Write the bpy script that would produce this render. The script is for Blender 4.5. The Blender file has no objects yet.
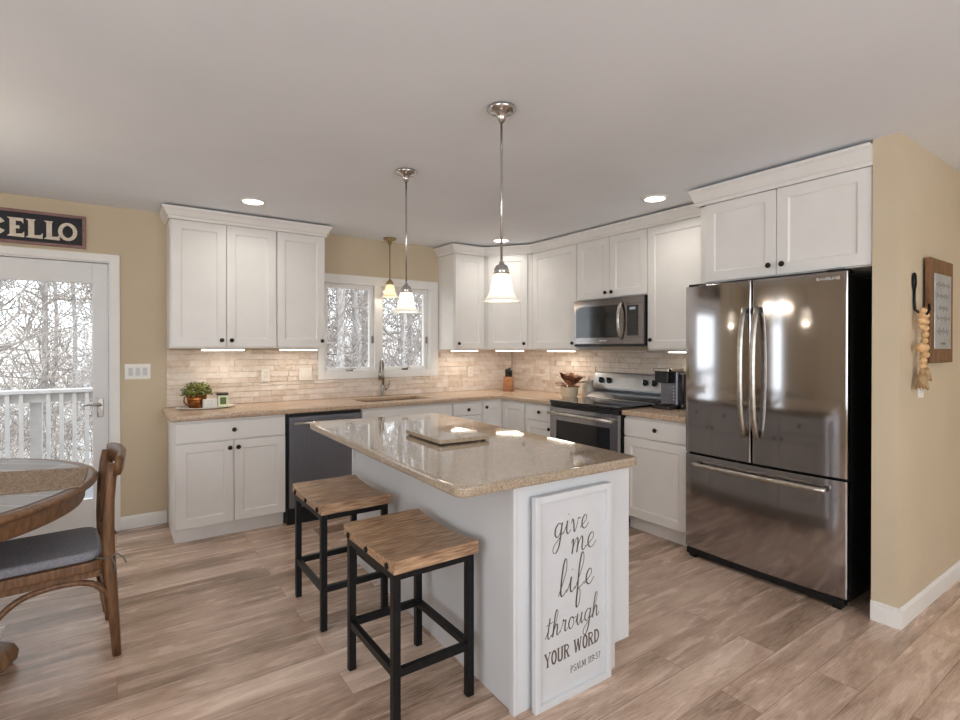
import bpy, bmesh, math, random
from mathutils import Matrix, Vector
from math import sin, cos, pi, radians as R

sc = bpy.context.scene
COL = sc.collection
rnd = random.Random(7)

# ------------------------------------------------------------------ camera
cd = bpy.data.cameras.new('camera'); cam = bpy.data.objects.new('camera', cd); COL.objects.link(cam)
cd.sensor_fit = 'HORIZONTAL'; cd.sensor_width = 36.0
cd.lens = 36.0 * 520.0 / 960.0
cd.shift_y = -10.0 / 960.0
cd.clip_start = .05; cd.clip_end = 300
cam.location = (0, 0, 1.38)
cam.rotation_euler = (R(90 - .3), 0, R(-35.0))
sc.camera = cam

# ------------------------------------------------------------------ view, world, large lights
vs = sc.view_settings
sc.display_settings.display_device = 'sRGB'
vs.view_transform = 'Standard'; vs.look = 'None'; vs.exposure = -0.36; vs.gamma = 1.0; vs.use_curve_mapping = False
sc.cycles.use_denoising = True
sc.cycles.max_bounces = 10
sc.cycles.diffuse_bounces = 5
sc.cycles.glossy_bounces = 4
sc.cycles.transmission_bounces = 6
sc.cycles.transparent_max_bounces = 12
sc.cycles.caustics_reflective = False
sc.cycles.caustics_refractive = False
sc.cycles.sample_clamp_indirect = 6.0

w = bpy.data.worlds.new('overcast_sky'); sc.world = w; w.use_nodes = True
bg = w.node_tree.nodes['Background']
bg.inputs[0].default_value = (.9, .95, 1.0, 1); bg.inputs[1].default_value = 4.6

def area(name, loc, direction, sx, sy, power, color, spread=180):
    l = bpy.data.lights.new(name, 'AREA'); l.shape = 'RECTANGLE'; l.size = sx; l.size_y = sy
    l.energy = power; l.color = color; l.spread = R(spread)
    o = bpy.data.objects.new(name, l); COL.objects.link(o); o.location = loc
    o.rotation_euler = Vector(direction).to_track_quat('-Z', 'Y').to_euler()
    return o
# added fill lamps at the unseen rear and left openings, brightening the room
area('rear_fill_light', (.9, -2.85, 1.45), (0, 1, .38), 3.2, 1.7, 50, (.89, .945, 1.0))
area('side_fill_light', (-2.25, -.5, 1.4), (1, 0, .3), 2.6, 1.7, 42, (.89, .945, 1.0))
for nm, lc, sx, sy in (('patio_door_portal', (-.52, 4.93, 1.02), .95, 2.0), ('sink_window_portal', (2.125, 4.93, 1.56), 1.12, .85)):
    area(nm, lc, (0, -1, 0), sx, sy, 1, (1, 1, 1)).data.cycles.is_portal = True

YB, XR, H = 4.765, 3.793, 2.43

# ------------------------------------------------------------------ materials
def srgb(r, g, b):
    f = lambda c: (c / 12.92 if c <= .04045 else ((c + .055) / 1.055) ** 2.4)
    return (f(r / 255), f(g / 255), f(b / 255), 1)
M = {}
def mat(name, c1, c2=None, rough=.5, metal=0, scale=20, stretch=(1, 1, 1), bump=0, detail=4, spec=.5, coat=0, emit=None, trans=0, ior=1.45, bscale=None, aniso=0):
    m = bpy.data.materials.new(name); m.use_nodes = True; nt = m.node_tree; N = nt.nodes; L = nt.links
    b = N['Principled BSDF']
    b.inputs['Roughness'].default_value = rough; b.inputs['Metallic'].default_value = metal
    b.inputs['Specular IOR Level'].default_value = spec; b.inputs['Coat Weight'].default_value = coat
    b.inputs['Coat Roughness'].default_value = .08
    b.inputs['Transmission Weight'].default_value = trans; b.inputs['IOR'].default_value = ior
    if emit:
        b.inputs['Emission Color'].default_value = emit[0]; b.inputs['Emission Strength'].default_value = emit[1]
    tc = N.new('ShaderNodeTexCoord'); mp = N.new('ShaderNodeMapping'); mp.inputs['Scale'].default_value = stretch
    L.new(tc.outputs['Object'], mp.inputs['Vector'])
    nz = N.new('ShaderNodeTexNoise'); nz.inputs['Scale'].default_value = scale; nz.inputs['Detail'].default_value = detail
    L.new(mp.outputs[0], nz.inputs['Vector'])
    rp = N.new('ShaderNodeValToRGB'); rp.color_ramp.elements[0].position = .35; rp.color_ramp.elements[1].position = .65
    rp.color_ramp.elements[0].color = c1; rp.color_ramp.elements[1].color = c2 or c1
    L.new(nz.outputs['Fac'], rp.inputs[0]); L.new(rp.outputs[0], b.inputs['Base Color'])
    if bump:
        bp = N.new('ShaderNodeBump'); bp.inputs['Strength'].default_value = bump; bp.inputs['Distance'].default_value = .003
        src = nz
        if bscale:
            src = N.new('ShaderNodeTexNoise'); src.inputs['Scale'].default_value = bscale; L.new(mp.outputs[0], src.inputs['Vector'])
        L.new(src.outputs['Fac'], bp.inputs['Height']); L.new(bp.outputs[0], b.inputs['Normal'])
    M[name] = m
    return m

mat('wall_paint', srgb(206, 190, 164), srgb(202, 186, 160), rough=.7, scale=3, bump=.06, bscale=180, spec=.3)
mat('ceiling_paint', srgb(235, 239, 245), srgb(232, 236, 242), rough=.9, scale=2, bump=.05, bscale=120, spec=.2)
mat('trim_white', srgb(236, 234, 230), srgb(232, 230, 226), rough=.4, scale=6)
mat('cabinet_white', srgb(233, 230, 226), srgb(229, 226, 221), rough=.38, scale=5)
mat('island_white', srgb(212, 213, 215), srgb(208, 209, 211), rough=.4, scale=5)
mat('knob_bronze', srgb(42, 36, 32), srgb(58, 50, 44), rough=.35, metal=.9, scale=60)
mat('black_metal', srgb(26, 26, 27), srgb(34, 34, 35), rough=.42, metal=.6, scale=40)
mat('black_plastic', srgb(18, 18, 20), srgb(24, 24, 26), rough=.35, scale=30)
mat('black_glass', srgb(10, 10, 12), srgb(14, 14, 16), rough=.06, scale=5, coat=.6)
mat('dark_glass', srgb(30, 28, 28), srgb(36, 34, 34), rough=.08, scale=5, coat=.5)
mat('rubber', srgb(24, 24, 24), srgb(30, 30, 30), rough=.8, scale=40)
mat('chrome', srgb(205, 203, 200), srgb(190, 188, 186), rough=.16, metal=1, scale=30)
mat('nickel', srgb(170, 165, 158), srgb(150, 146, 140), rough=.25, metal=1, scale=30)
mat('aged_brass', srgb(176, 158, 124), srgb(156, 138, 104), rough=.35, metal=1, scale=30)
mat('stainless', srgb(172, 169, 170), srgb(184, 181, 182), rough=.085, metal=1, scale=5, stretch=(1, 1, .05), bump=.25, detail=2)
mat('dark_steel', srgb(128, 122, 120), srgb(138, 132, 130), rough=.14, metal=1, scale=14, stretch=(1, 1, 40))
mat('stainless_light', srgb(214, 217, 222), srgb(200, 203, 208), rough=.3, metal=1, scale=14, stretch=(1, 40, 1))
mat('handle_steel', srgb(200, 194, 184), srgb(180, 174, 166), rough=.28, metal=1, scale=30)
mat('dishwasher_steel', srgb(122, 122, 130), srgb(134, 134, 142), rough=.34, metal=.85, scale=14, stretch=(60, 1, 1))
mat('plate_white', srgb(240, 238, 232), srgb(236, 234, 228), rough=.35, scale=8)
mat('stone_plate', srgb(238, 230, 218), srgb(232, 224, 212), rough=.45, scale=30)
mat('door_white', srgb(228, 228, 228), srgb(224, 224, 224), rough=.4, scale=5)
mat('deck_paint', srgb(196, 194, 194), srgb(184, 182, 183), rough=.6, scale=12)
mat('deck_wood', srgb(150, 150, 152), srgb(130, 130, 134), rough=.8, scale=12, stretch=(1, 8, 1))
mat('bark', srgb(132, 126, 124), srgb(190, 184, 182), rough=.9, scale=9, stretch=(4, 4, 1), bump=.4)
mat('twig', srgb(112, 104, 98), srgb(168, 158, 150), rough=.9, scale=5)
mat('leaf_litter', srgb(196, 186, 176), srgb(232, 230, 230), rough=.95, scale=1.2, detail=10, bump=.4)
mat('tray_white', srgb(240, 236, 226), srgb(236, 230, 218), rough=.3, scale=10)
mat('copper', srgb(112, 66, 34), srgb(176, 112, 62), rough=.25, metal=.9, scale=24)
mat('leaf_green', srgb(42, 62, 24), srgb(158, 160, 74), rough=.55, scale=40)
mat('leaf_bronze', srgb(104, 60, 42), srgb(206, 146, 104), rough=.5, scale=26)
mat('stone_white', srgb(222, 220, 214), srgb(200, 200, 198), rough=.5, scale=40)
mat('cream_pot', srgb(236, 220, 190), srgb(228, 208, 176), rough=.45, scale=16)
mat('candle_green', srgb(96, 112, 70), srgb(84, 100, 60), rough=.6, scale=20)
mat('candle_wax', srgb(226, 230, 204), srgb(216, 222, 190), rough=.4, scale=20)
mat('marble_jar', srgb(232, 222, 208), srgb(206, 190, 172), rough=.3, scale=14, detail=8)
mat('block_wood', srgb(118, 72, 38), srgb(158, 104, 60), rough=.45, scale=10, stretch=(1, 1, 6))
mat('stool_wood', srgb(124, 94, 70), srgb(196, 160, 126), rough=.42, scale=11, stretch=(1, 9, 9), detail=8, bump=.3)
mat('chair_wood', srgb(88, 60, 40), srgb(128, 92, 62), rough=.4, scale=16, stretch=(5, 5, .6), detail=7, bump=.15)
mat('table_wood', srgb(106, 76, 52), srgb(140, 104, 74), rough=.35, scale=18, stretch=(3, 3, 1), detail=8, bump=.12)
mat('cushion_grey', srgb(122, 122, 129), srgb(146, 146, 153), rough=.9, scale=160, bump=.3)
mat('jute_mat', srgb(140, 118, 98), srgb(176, 154, 132), rough=.85, scale=130, stretch=(1, .25, 1), bump=.5)
mat('sign_black', srgb(24, 24, 30), srgb(34, 33, 40), rough=.6, scale=16)
mat('sign_wood', srgb(150, 116, 112), srgb(128, 96, 90), rough=.6, scale=20, stretch=(1, 6, 6))
mat('sign_letter', srgb(226, 214, 198), srgb(212, 198, 180), rough=.6, scale=40)
mat('sign_white', srgb(208, 209, 211), srgb(204, 205, 207), rough=.55, scale=10)
mat('ink_brown', srgb(84, 72, 60), srgb(96, 84, 70), rough=.6, scale=20)
mat('frame_wood', srgb(92, 60, 34), srgb(134, 94, 58), rough=.5, scale=12, stretch=(8, 1, 1), detail=7)
mat('galvanized', srgb(176, 184, 192), srgb(196, 204, 212), rough=.32, metal=.7, scale=12, detail=6)
mat('ink_grey', srgb(108, 114, 120), srgb(120, 126, 132), rough=.6, scale=20)
mat('bead_wood', srgb(224, 186, 138), srgb(208, 166, 116), rough=.5, scale=30)
mat('jute_string', srgb(186, 156, 116), srgb(164, 134, 94), rough=.9, scale=120, bump=.3)
mat('twine', srgb(96, 88, 80), srgb(120, 112, 104), rough=.9, scale=90)
mat('silver_text', srgb(222, 222, 222), srgb(214, 214, 214), rough=.4, scale=20)
mat('shadow_gap', srgb(40, 36, 32), srgb(44, 40, 36), rough=.9, scale=10)
mat('bulb_glow', (1, .9, .72, 1), rough=.3, emit=((1, .88, .7, 1), 9))
mat('downlight_lens', (1, 1, 1, 1), rough=.3, emit=((1, .94, .84, 1), 9))
mat('strip_lens', (1, 1, 1, 1), rough=.3, emit=((1, .93, .8, 1), 9))
mat('lcd_glow', (.1, .1, .1, 1), rough=.3, emit=((.75, .85, 1, 1), .35))

def shade_mat(name, tint, e):
    m = bpy.data.materials.new(name); m.use_nodes = True; nt = m.node_tree; N = nt.nodes; L = nt.links
    out = N['Material Output']; b = N['Principled BSDF']; b.inputs['Base Color'].default_value = tint; b.inputs['Roughness'].default_value = .25
    tl = N.new('ShaderNodeBsdfTranslucent'); tl.inputs[0].default_value = tint
    nz = N.new('ShaderNodeTexNoise'); nz.inputs['Scale'].default_value = 14; nz.inputs['Detail'].default_value = 6
    tc = N.new('ShaderNodeTexCoord'); L.new(tc.outputs['Object'], nz.inputs['Vector'])
    b.inputs['Emission Color'].default_value = (1, .9, .76, 1)
    ml = N.new('ShaderNodeMath'); ml.operation = 'MULTIPLY'; ml.inputs[1].default_value = e * 2; L.new(nz.outputs['Fac'], ml.inputs[0])
    L.new(ml.outputs[0], b.inputs['Emission Strength'])
    mx = N.new('ShaderNodeMixShader'); mx.inputs[0].default_value = .5
    L.new(b.outputs[0], mx.inputs[1]); L.new(tl.outputs[0], mx.inputs[2]); L.new(mx.outputs[0], out.inputs[0])
    M[name] = m
shade_mat('alabaster_glass', (.93, .92, .9, 1), .22)
shade_mat('amber_alabaster', (.95, .88, .72, 1), .22)

def glass_pane(name):
    m = bpy.data.materials.new(name); m.use_nodes = True; nt = m.node_tree; N = nt.nodes; L = nt.links
    out = N['Material Output']; N.remove(N['Principled BSDF'])
    t = N.new('ShaderNodeBsdfTransparent'); t.inputs[0].default_value = (.97, .985, .99, 1)
    g = N.new('ShaderNodeBsdfGlossy'); g.inputs['Roughness'].default_value = .01
    fr = N.new('ShaderNodeFresnel'); fr.inputs[0].default_value = 1.45
    mx = N.new('ShaderNodeMixShader'); ge = N.new('ShaderNodeNewGeometry'); sb = N.new('ShaderNodeMath'); sb.operation = 'SUBTRACT'; sb.inputs[0].default_value = 1; L.new(ge.outputs['Backfacing'], sb.inputs[1])
    mu = N.new('ShaderNodeMath'); mu.operation = 'MULTIPLY'; L.new(fr.outputs[0], mu.inputs[0]); L.new(sb.outputs[0], mu.inputs[1]); L.new(mu.outputs[0], mx.inputs[0]); L.new(t.outputs[0], mx.inputs[1]); L.new(g.outputs[0], mx.inputs[2]); L.new(mx.outputs[0], out.inputs[0])
    M[name] = m
glass_pane('window_glass')

def floor_mat():
    m = bpy.data.materials.new('plank_floor'); m.use_nodes = True; nt = m.node_tree; N = nt.nodes; L = nt.links
    b = N['Principled BSDF']; b.inputs['Roughness'].default_value = .34
    tc = N.new('ShaderNodeTexCoord')
    br = N.new('ShaderNodeTexBrick'); br.offset = .37; br.offset_frequency = 2; br.squash = 1
    br.inputs['Color1'].default_value = (0, 0, 0, 1); br.inputs['Color2'].default_value = (1, 1, 1, 1); br.inputs['Mortar'].default_value = (.5, .5, .5, 1)
    br.inputs['Scale'].default_value = 1; br.inputs['Mortar Size'].default_value = .0016; br.inputs['Bias'].default_value = 0
    br.inputs['Brick Width'].default_value = 1.22; br.inputs['Row Height'].default_value = .165
    L.new(tc.outputs['Object'], br.inputs['Vector'])
    # per-plank offset of the grain
    sp = N.new('ShaderNodeSeparateXYZ'); L.new(tc.outputs['Object'], sp.inputs[0])
    md = N.new('ShaderNodeMath'); md.operation = 'MULTIPLY_ADD'; md.inputs[1].default_value = 31.7; L.new(br.outputs['Color'], md.inputs[0]); L.new(sp.outputs['Z'], md.inputs[2])
    cb = N.new('ShaderNodeCombineXYZ'); L.new(sp.outputs['X'], cb.inputs[0]); L.new(sp.outputs['Y'], cb.inputs[1]); L.new(md.outputs[0], cb.inputs[2])
    def noise(scale, stretch, detail, dist=0):
        mp = N.new('ShaderNodeMapping'); mp.inputs['Scale'].default_value = stretch; L.new(cb.outputs[0], mp.inputs['Vector'])
        n = N.new('ShaderNodeTexNoise'); n.inputs['Scale'].default_value = scale; n.inputs['Detail'].default_value = detail; n.inputs['Distortion'].default_value = dist
        n.inputs['Roughness'].default_value = .62
        L.new(mp.outputs[0], n.inputs['Vector']); return n
    n1 = noise(2.2, (.9, 6, 1), 9, .8); n2 = noise(9, (1.0, 30, 1), 8, .3)
    n3 = noise(1.1, (1, 2.2, 1), 6, .5); n4 = noise(26, (1, 5, 1), 6)
    def mad(src, k, add):
        a = N.new('ShaderNodeMath'); a.operation = 'MULTIPLY_ADD'; a.inputs[1].default_value = k; L.new(src, a.inputs[0])
        if isinstance(add, float): a.inputs[2].default_value = add
        else: L.new(add, a.inputs[2])
        return a.outputs[0]
    f = mad(br.outputs['Color'], .2, -.55); f = mad(n1.outputs['Fac'], .75, f); f = mad(n2.outputs['Fac'], .5, f); f = mad(n3.outputs['Fac'], .55, f); f = mad(n4.outputs['Fac'], .2, f)
    rp = N.new('ShaderNodeValToRGB'); e = rp.color_ramp.elements
    e[0].position = .22; e[0].color = srgb(104, 85, 69); e[1].position = .8; e[1].color = srgb(234, 210, 192)
    k = e.new(.38); k.color = srgb(150, 126, 107); k = e.new(.52); k.color = srgb(190, 162, 142); k = e.new(.64); k.color = srgb(212, 185, 165)
    L.new(f, rp.inputs[0])
    mx = N.new('ShaderNodeMix'); mx.data_type = 'RGBA'; mx.blend_type = 'MULTIPLY'
    L.new(mad(br.outputs['Fac'], .55, 0.0), mx.inputs['Factor']); L.new(rp.outputs[0], mx.inputs['A']); mx.inputs['B'].default_value = srgb(110, 92, 80)
    L.new(mx.outputs['Result'], b.inputs['Base Color'])
    bp = N.new('ShaderNodeBump'); bp.inputs['Strength'].default_value = .12; bp.inputs['Distance'].default_value = .002
    L.new(n2.outputs['Fac'], bp.inputs['Height']); L.new(bp.outputs[0], b.inputs['Normal'])
    rr = N.new('ShaderNodeMapRange'); rr.inputs[3].default_value = .16; rr.inputs[4].default_value = .36; L.new(n1.outputs['Fac'], rr.inputs[0]); L.new(rr.outputs[0], b.inputs['Roughness'])
    M['plank_floor'] = m
floor_mat()

def granite(name, cols, rough, scale, coat=0):
    m = bpy.data.materials.new(name); m.use_nodes = True; nt = m.node_tree; N = nt.nodes; L = nt.links
    b = N['Principled BSDF']; b.inputs['Roughness'].default_value = rough; b.inputs['Coat Weight'].default_value = coat; b.inputs['Coat Roughness'].default_value = .03
    tc = N.new('ShaderNodeTexCoord')
    v = N.new('ShaderNodeTexVoronoi'); v.inputs['Scale'].default_value = scale; L.new(tc.outputs['Object'], v.inputs['Vector'])
    n = N.new('ShaderNodeTexNoise'); n.inputs['Scale'].default_value = scale * .3; n.inputs['Detail'].default_value = 6; L.new(tc.outputs['Object'], n.inputs['Vector'])
    sp = N.new('ShaderNodeSeparateColor'); L.new(v.outputs['Color'], sp.inputs[0])
    ad = N.new('ShaderNodeMath'); ad.operation = 'MULTIPLY_ADD'; ad.inputs[1].default_value = .7; L.new(sp.outputs[0], ad.inputs[0])
    a2 = N.new('ShaderNodeMath'); a2.operation = 'MULTIPLY'; a2.inputs[1].default_value = .3; L.new(n.outputs['Fac'], a2.inputs[0]); L.new(a2.outputs[0], ad.inputs[2])
    rp = N.new('ShaderNodeValToRGB'); e = rp.color_ramp.elements; e[0].position = .12; e[0].color = cols[0]; e[1].position = .85; e[1].color = cols[-1]
    for i, c in enumerate(cols[1:-1]):
        k = e.new(.12 + .73 * (i + 1) / (len(cols) - 1)); k.color = c
    L.new(ad.outputs[0], rp.inputs[0]); L.new(rp.outputs[0], b.inputs['Base Color'])
    M[name] = m
granite('island_granite', [srgb(110, 94, 78), srgb(158, 140, 119), srgb(174, 156, 135), srgb(194, 180, 161)], .06, 420, .5)
granite('counter_granite', [srgb(148, 120, 96), srgb(184, 156, 130), srgb(194, 168, 143), srgb(208, 186, 162)], .22, 220, .1)

def stone_mat():
    m = bpy.data.materials.new('ledger_stone'); m.use_nodes = True; nt = m.node_tree; N = nt.nodes; L = nt.links
    b = N['Principled BSDF']; b.inputs['Roughness'].default_value = .75
    g = N.new('ShaderNodeNewGeometry'); tc = N.new('ShaderNodeTexCoord')
    n = N.new('ShaderNodeTexNoise'); n.inputs['Scale'].default_value = 22; n.inputs['Detail'].default_value = 8; L.new(tc.outputs['Object'], n.inputs['Vector'])
    ad = N.new('ShaderNodeMath'); ad.operation = 'MULTIPLY_ADD'; ad.inputs[1].default_value = .5; L.new(g.outputs['Random Per Island'], ad.inputs[0])
    a2 = N.new('ShaderNodeMath'); a2.operation = 'MULTIPLY_ADD'; a2.inputs[1].default_value = .9; a2.inputs[2].default_value = -.2; L.new(n.outputs['Fac'], a2.inputs[0]); L.new(a2.outputs[0], ad.inputs[2])
    rp = N.new('ShaderNodeValToRGB'); e = rp.color_ramp.elements
    e[0].position = 0; e[0].color = srgb(196, 174, 154); e[1].position = 1; e[1].color = srgb(242, 233, 223)
    k = e.new(.3); k.color = srgb(218, 201, 184); k = e.new(.6); k.color = srgb(229, 216, 203)
    L.new(ad.outputs[0], rp.inputs[0]); L.new(rp.outputs[0], b.inputs['Base Color'])
    n2 = N.new('ShaderNodeTexNoise'); n2.inputs['Scale'].default_value = 60; n2.inputs['Detail'].default_value = 6; L.new(tc.outputs['Object'], n2.inputs['Vector'])
    bp = N.new('ShaderNodeBump'); bp.inputs['Strength'].default_value = .8; bp.inputs['Distance'].default_value = .008; L.new(n2.outputs['Fac'], bp.inputs['Height']); L.new(bp.outputs[0], b.inputs['Normal'])
    M['ledger_stone'] = m
stone_mat()

def inlay_mat():
    m = bpy.data.materials.new('table_inlay'); m.use_nodes = True; nt = m.node_tree; N = nt.nodes; L = nt.links
    b = N['Principled BSDF']; b.inputs['Roughness'].default_value = .28
    tc = N.new('ShaderNodeTexCoord'); mp = N.new('ShaderNodeMapping'); mp.inputs['Rotation'].default_value = (0, 0, R(38)); L.new(tc.outputs['Object'], mp.inputs['Vector'])
    br = N.new('ShaderNodeTexBrick'); br.offset = .5; br.inputs['Scale'].default_value = 1; br.inputs['Brick Width'].default_value = .7; br.inputs['Row Height'].default_value = .14; br.inputs['Mortar Size'].default_value = .004
    br.inputs['Color1'].default_value = srgb(150, 138, 128); br.inputs['Color2'].default_value = srgb(126, 114, 106); br.inputs['Mortar'].default_value = srgb(196, 188, 178)
    L.new(mp.outputs[0], br.inputs['Vector'])
    n = N.new('ShaderNodeTexNoise'); n.inputs['Scale'].default_value = 14; n.inputs['Detail'].default_value = 7
    m2 = N.new('ShaderNodeMapping'); m2.inputs['Rotation'].default_value = (0, 0, R(38)); m2.inputs['Scale'].default_value = (1, 9, 1); L.new(tc.outputs['Object'], m2.inputs['Vector']); L.new(m2.outputs[0], n.inputs['Vector'])
    mx = N.new('ShaderNodeMix'); mx.data_type = 'RGBA'; mx.blend_type = 'MULTIPLY'; mx.inputs['Factor'].default_value = .5
    L.new(br.outputs['Color'], mx.inputs['A']); L.new(n.outputs['Color'], mx.inputs['B']); L.new(br.outputs['Color'], mx.inputs['A'])
    L.new(mx.outputs['Result'], b.inputs['Base Color'])
    M['table_inlay'] = m
inlay_mat()

# ------------------------------------------------------------------ object helpers
WM = {}   # world matrix of each root
def tag(o, label=None, cat=None, group=None, kind=None):
    if label: o['label'] = label
    if cat: o['category'] = cat
    if group: o['group'] = group
    if kind: o['kind'] = kind
    return o
def thing(name, label, cat, loc=(0, 0, 0), rot=0, group=None):
    o = bpy.data.objects.new(name, None); COL.objects.link(o); o.empty_display_size = .05
    o.location = loc; o.rotation_euler = (0, 0, rot)
    WM[o.name] = Matrix.Translation(loc) @ Matrix.Rotation(rot, 4, 'Z')
    return tag(o, label, cat, group)
def dup(root, loc, label=None, name=None, rot=None):
    r = root.copy(); COL.objects.link(r); r.location = loc
    if rot is not None: r.rotation_euler = (0, 0, rot)
    if label: r['label'] = label
    for ch in list(root.children):
        c = ch.copy(); COL.objects.link(c); c.parent = r
        for g in list(ch.children):
            d = g.copy(); COL.objects.link(d); d.parent = c
    return r

class MB:
    """collects shapes; local axes given by a matrix"""
    def __init__(self, m=None):
        self.bm = bmesh.new(); self.m = m or Matrix.Identity(4)
    def v(self, p): return self.bm.verts.new(self.m @ Vector(p))
    def face(self, vs):
        try: return self.bm.faces.new(vs)
        except ValueError: return None
    def box(self, x0, x1, y0, y1, z0, z1):
        a = [self.v((x, y, z)) for z in (z0, z1) for x, y in ((x0, y0), (x1, y0), (x1, y1), (x0, y1))]
        for q in ((0, 3, 2, 1), (4, 5, 6, 7), (0, 1, 5, 4), (1, 2, 6, 5), (2, 3, 7, 6), (3, 0, 4, 7)): self.face([a[i] for i in q])
        return self
    def hexa(self, pts):   # 4 bottom, 4 top
        a = [self.v(p) for p in pts]
        for q in ((0, 3, 2, 1), (4, 5, 6, 7), (0, 1, 5, 4), (1, 2, 6, 5), (2, 3, 7, 6), (3, 0, 4, 7)): self.face([a[i] for i in q])
        return self
    def prism(self, poly, axis, a0, a1):   # polygon in the two other axes, extruded along axis
        def P(p, t):
            return {'x': (t, p[0], p[1]), 'y': (p[0], t, p[1]), 'z': (p[0], p[1], t)}[axis]
        A = [self.v(P(p, a0)) for p in poly]; B = [self.v(P(p, a1)) for p in poly]
        self.face(A[::-1]); self.face(B); n = len(poly)
        for i in range(n): self.face([A[i], A[(i + 1) % n], B[(i + 1) % n], B[i]])
        return self
    def tube(self, pts, rad, n=10, cap=True, flat=None):
        pts = [Vector(p) for p in pts]; k = len(pts)
        rs = rad if isinstance(rad, (list, tuple)) else [rad] * k
        rings = []; up = None
        for i, p in enumerate(pts):
            t = (pts[min(i + 1, k - 1)] - pts[max(i - 1, 0)]).normalized()
            if up is None:
                up = Vector((0, 0, 1)) if abs(t.z) < .9 else Vector((1, 0, 0))
            s = t.cross(up)
            if s.length < 1e-6: s = t.cross(Vector((0, 1, 0)))
            s.normalize(); u2 = s.cross(t).normalized(); up = u2
            f1, f2 = flat or (1, 1)
            rings.append([self.v(p + (s * cos(2 * pi * j / n) * f1 + u2 * sin(2 * pi * j / n) * f2) * rs[i]) for j in range(n)])
        for a, b in zip(rings, rings[1:]):
            for j in range(n): self.face([a[j], a[(j + 1) % n], b[(j + 1) % n], b[j]])
        if cap: self.face(rings[0][::-1]); self.face(rings[-1])
        return self
    def lathe(self, prof, c=(0, 0, 0), n=28, axis='z', sx=1, sy=1, close=False):
        rings = []
        for r, h in prof:
            if r < 1e-6:
                rings.append([self.v(self._ax(c, 0, 0, h, axis))])
            else:
                rings.append([self.v(self._ax(c, r * cos(2 * pi * j / n) * sx, r * sin(2 * pi * j / n) * sy, h, axis)) for j in range(n)])
        prs = list(zip(rings, rings[1:]))
        if close: prs.append((rings[-1], rings[0]))
        for a, b in prs:
            for j in range(n):
                if len(a) == 1 and len(b) == 1: break
                if len(a) == 1: self.face([a[0], b[(j + 1) % n], b[j]])
                elif len(b) == 1: self.face([a[j], a[(j + 1) % n], b[0]])
                else: self.face([a[j], a[(j + 1) % n], b[(j + 1) % n], b[j]])
        return self
    def _ax(self, c, a, b, h, axis):
        if axis == 'z': return (c[0] + a, c[1] + b, c[2] + h)
        if axis == 'y': return (c[0] + a, c[1] + h, c[2] + b)
        return (c[0] + h, c[1] + a, c[2] + b)
    def build(self, name, m, parent=None, smooth=False, bevel=0, seg=2, world=True, wn=False, recalc=True):
        if recalc: bmesh.ops.recalc_face_normals(self.bm, faces=self.bm.faces[:])
        me = bpy.data.meshes.new(name); 
        if parent is not None and world: self.bm.transform(WM[parent.name].inverted())
        self.bm.to_mesh(me); self.bm.free()
        o = bpy.data.objects.new(name, me); COL.objects.link(o)
        me.materials.append(M[m] if isinstance(m, str) else m)
        if smooth:
            for p in me.polygons: p.use_smooth = True
        if parent is not None:
            o.parent = parent; WM[o.name] = WM[parent.name]
        else: WM[o.name] = Matrix.Identity(4)
        if bevel:
            b = o.modifiers.new('bevel', 'BEVEL'); b.width = bevel; b.segments = seg; b.limit_method = 'ANGLE'; b.angle_limit = R(40)
            for p in me.polygons: p.use_smooth = True
            n = o.modifiers.new('weighted', 'WEIGHTED_NORMAL'); n.keep_sharp = False
        return o
def struct(o): o['kind'] = 'structure'; return o

# local axes: x to the right as one looks at the front, y out of the front, z up
def BACK(x, y, z=0): return Matrix(((1, 0, 0, x), (0, -1, 0, y), (0, 0, 1, z), (0, 0, 0, 1)))       # fronts facing -Y
def SIDE(x, y, z=0): return Matrix(((0, -1, 0, x), (-1, 0, 0, y), (0, 0, 1, z), (0, 0, 0, 1)))      # fronts facing -X
def DIAG(x, y, a, z=0):                                                                              # a: direction of local x
    c, s = cos(a), sin(a); return Matrix(((c, s, 0, x), (s, -c, 0, y), (0, 0, 1, z), (0, 0, 0, 1)))

# ------------------------------------------------------------------ the room
struct(MB().box(-2.4, 6.0, -3.0, YB + .15, -.06, 0).build('floor', 'plank_floor'))
struct(MB().box(-2.55, 6.0, -3.15, YB + .15, H, H + .1).build('ceiling', 'ceiling_paint'))
DX0, DX1, DZ = -1.0, -.03, 2.02       # door opening
WX0, WX1, WZ0, WZ1 = 1.555, 2.70, 1.13, 2.0
wb = MB()
y0, y1 = YB, YB + .15
wb.box(-2.4, DX0, y0, y1, 0, H); wb.box(DX0, DX1, y0, y1, DZ, H); wb.box(DX1, WX0, y0, y1, 0, H)
wb.box(WX0, WX1, y0, y1, 0, WZ0); wb.box(WX0, WX1, y0, y1, WZ1, H); wb.box(WX1, XR + .12, y0, y1, 0, H)
struct(wb.build('wall_back', 'wall_paint'))
struct(MB().box(XR, XR + .12, 1.02, YB, 0, H).build('wall_right', 'wall_paint'))
struct(MB().box(3.14, 4.3, .906, 1.02, 0, H).build('wall_fridge_side', 'wall_paint'))
struct(MB().box(4.2, 4.32, -3.0, .906, 0, H).build('wall_hall', 'wall_paint'))
wl = MB()   # left wall with a window opening
wl.box(-2.55, -2.4, -3.0, -1.8, 0, H); wl.box(-2.55, -2.4, .8, 3.58, 0, H); wl.box(-2.55, -2.4, 3.9, YB + .15, 0, H); wl.box(-2.55, -2.4, 3.58, 3.9, 0, .3); wl.box(-2.55, -2.4, 3.58, 3.9, 2.1, H); wl.box(-2.55, -2.4, -1.8, .8, 0, .55); wl.box(-2.55, -2.4, -1.8, .8, 2.25, H)
struct(wl.build('wall_left', 'wall_paint'))
wr = MB()
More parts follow.
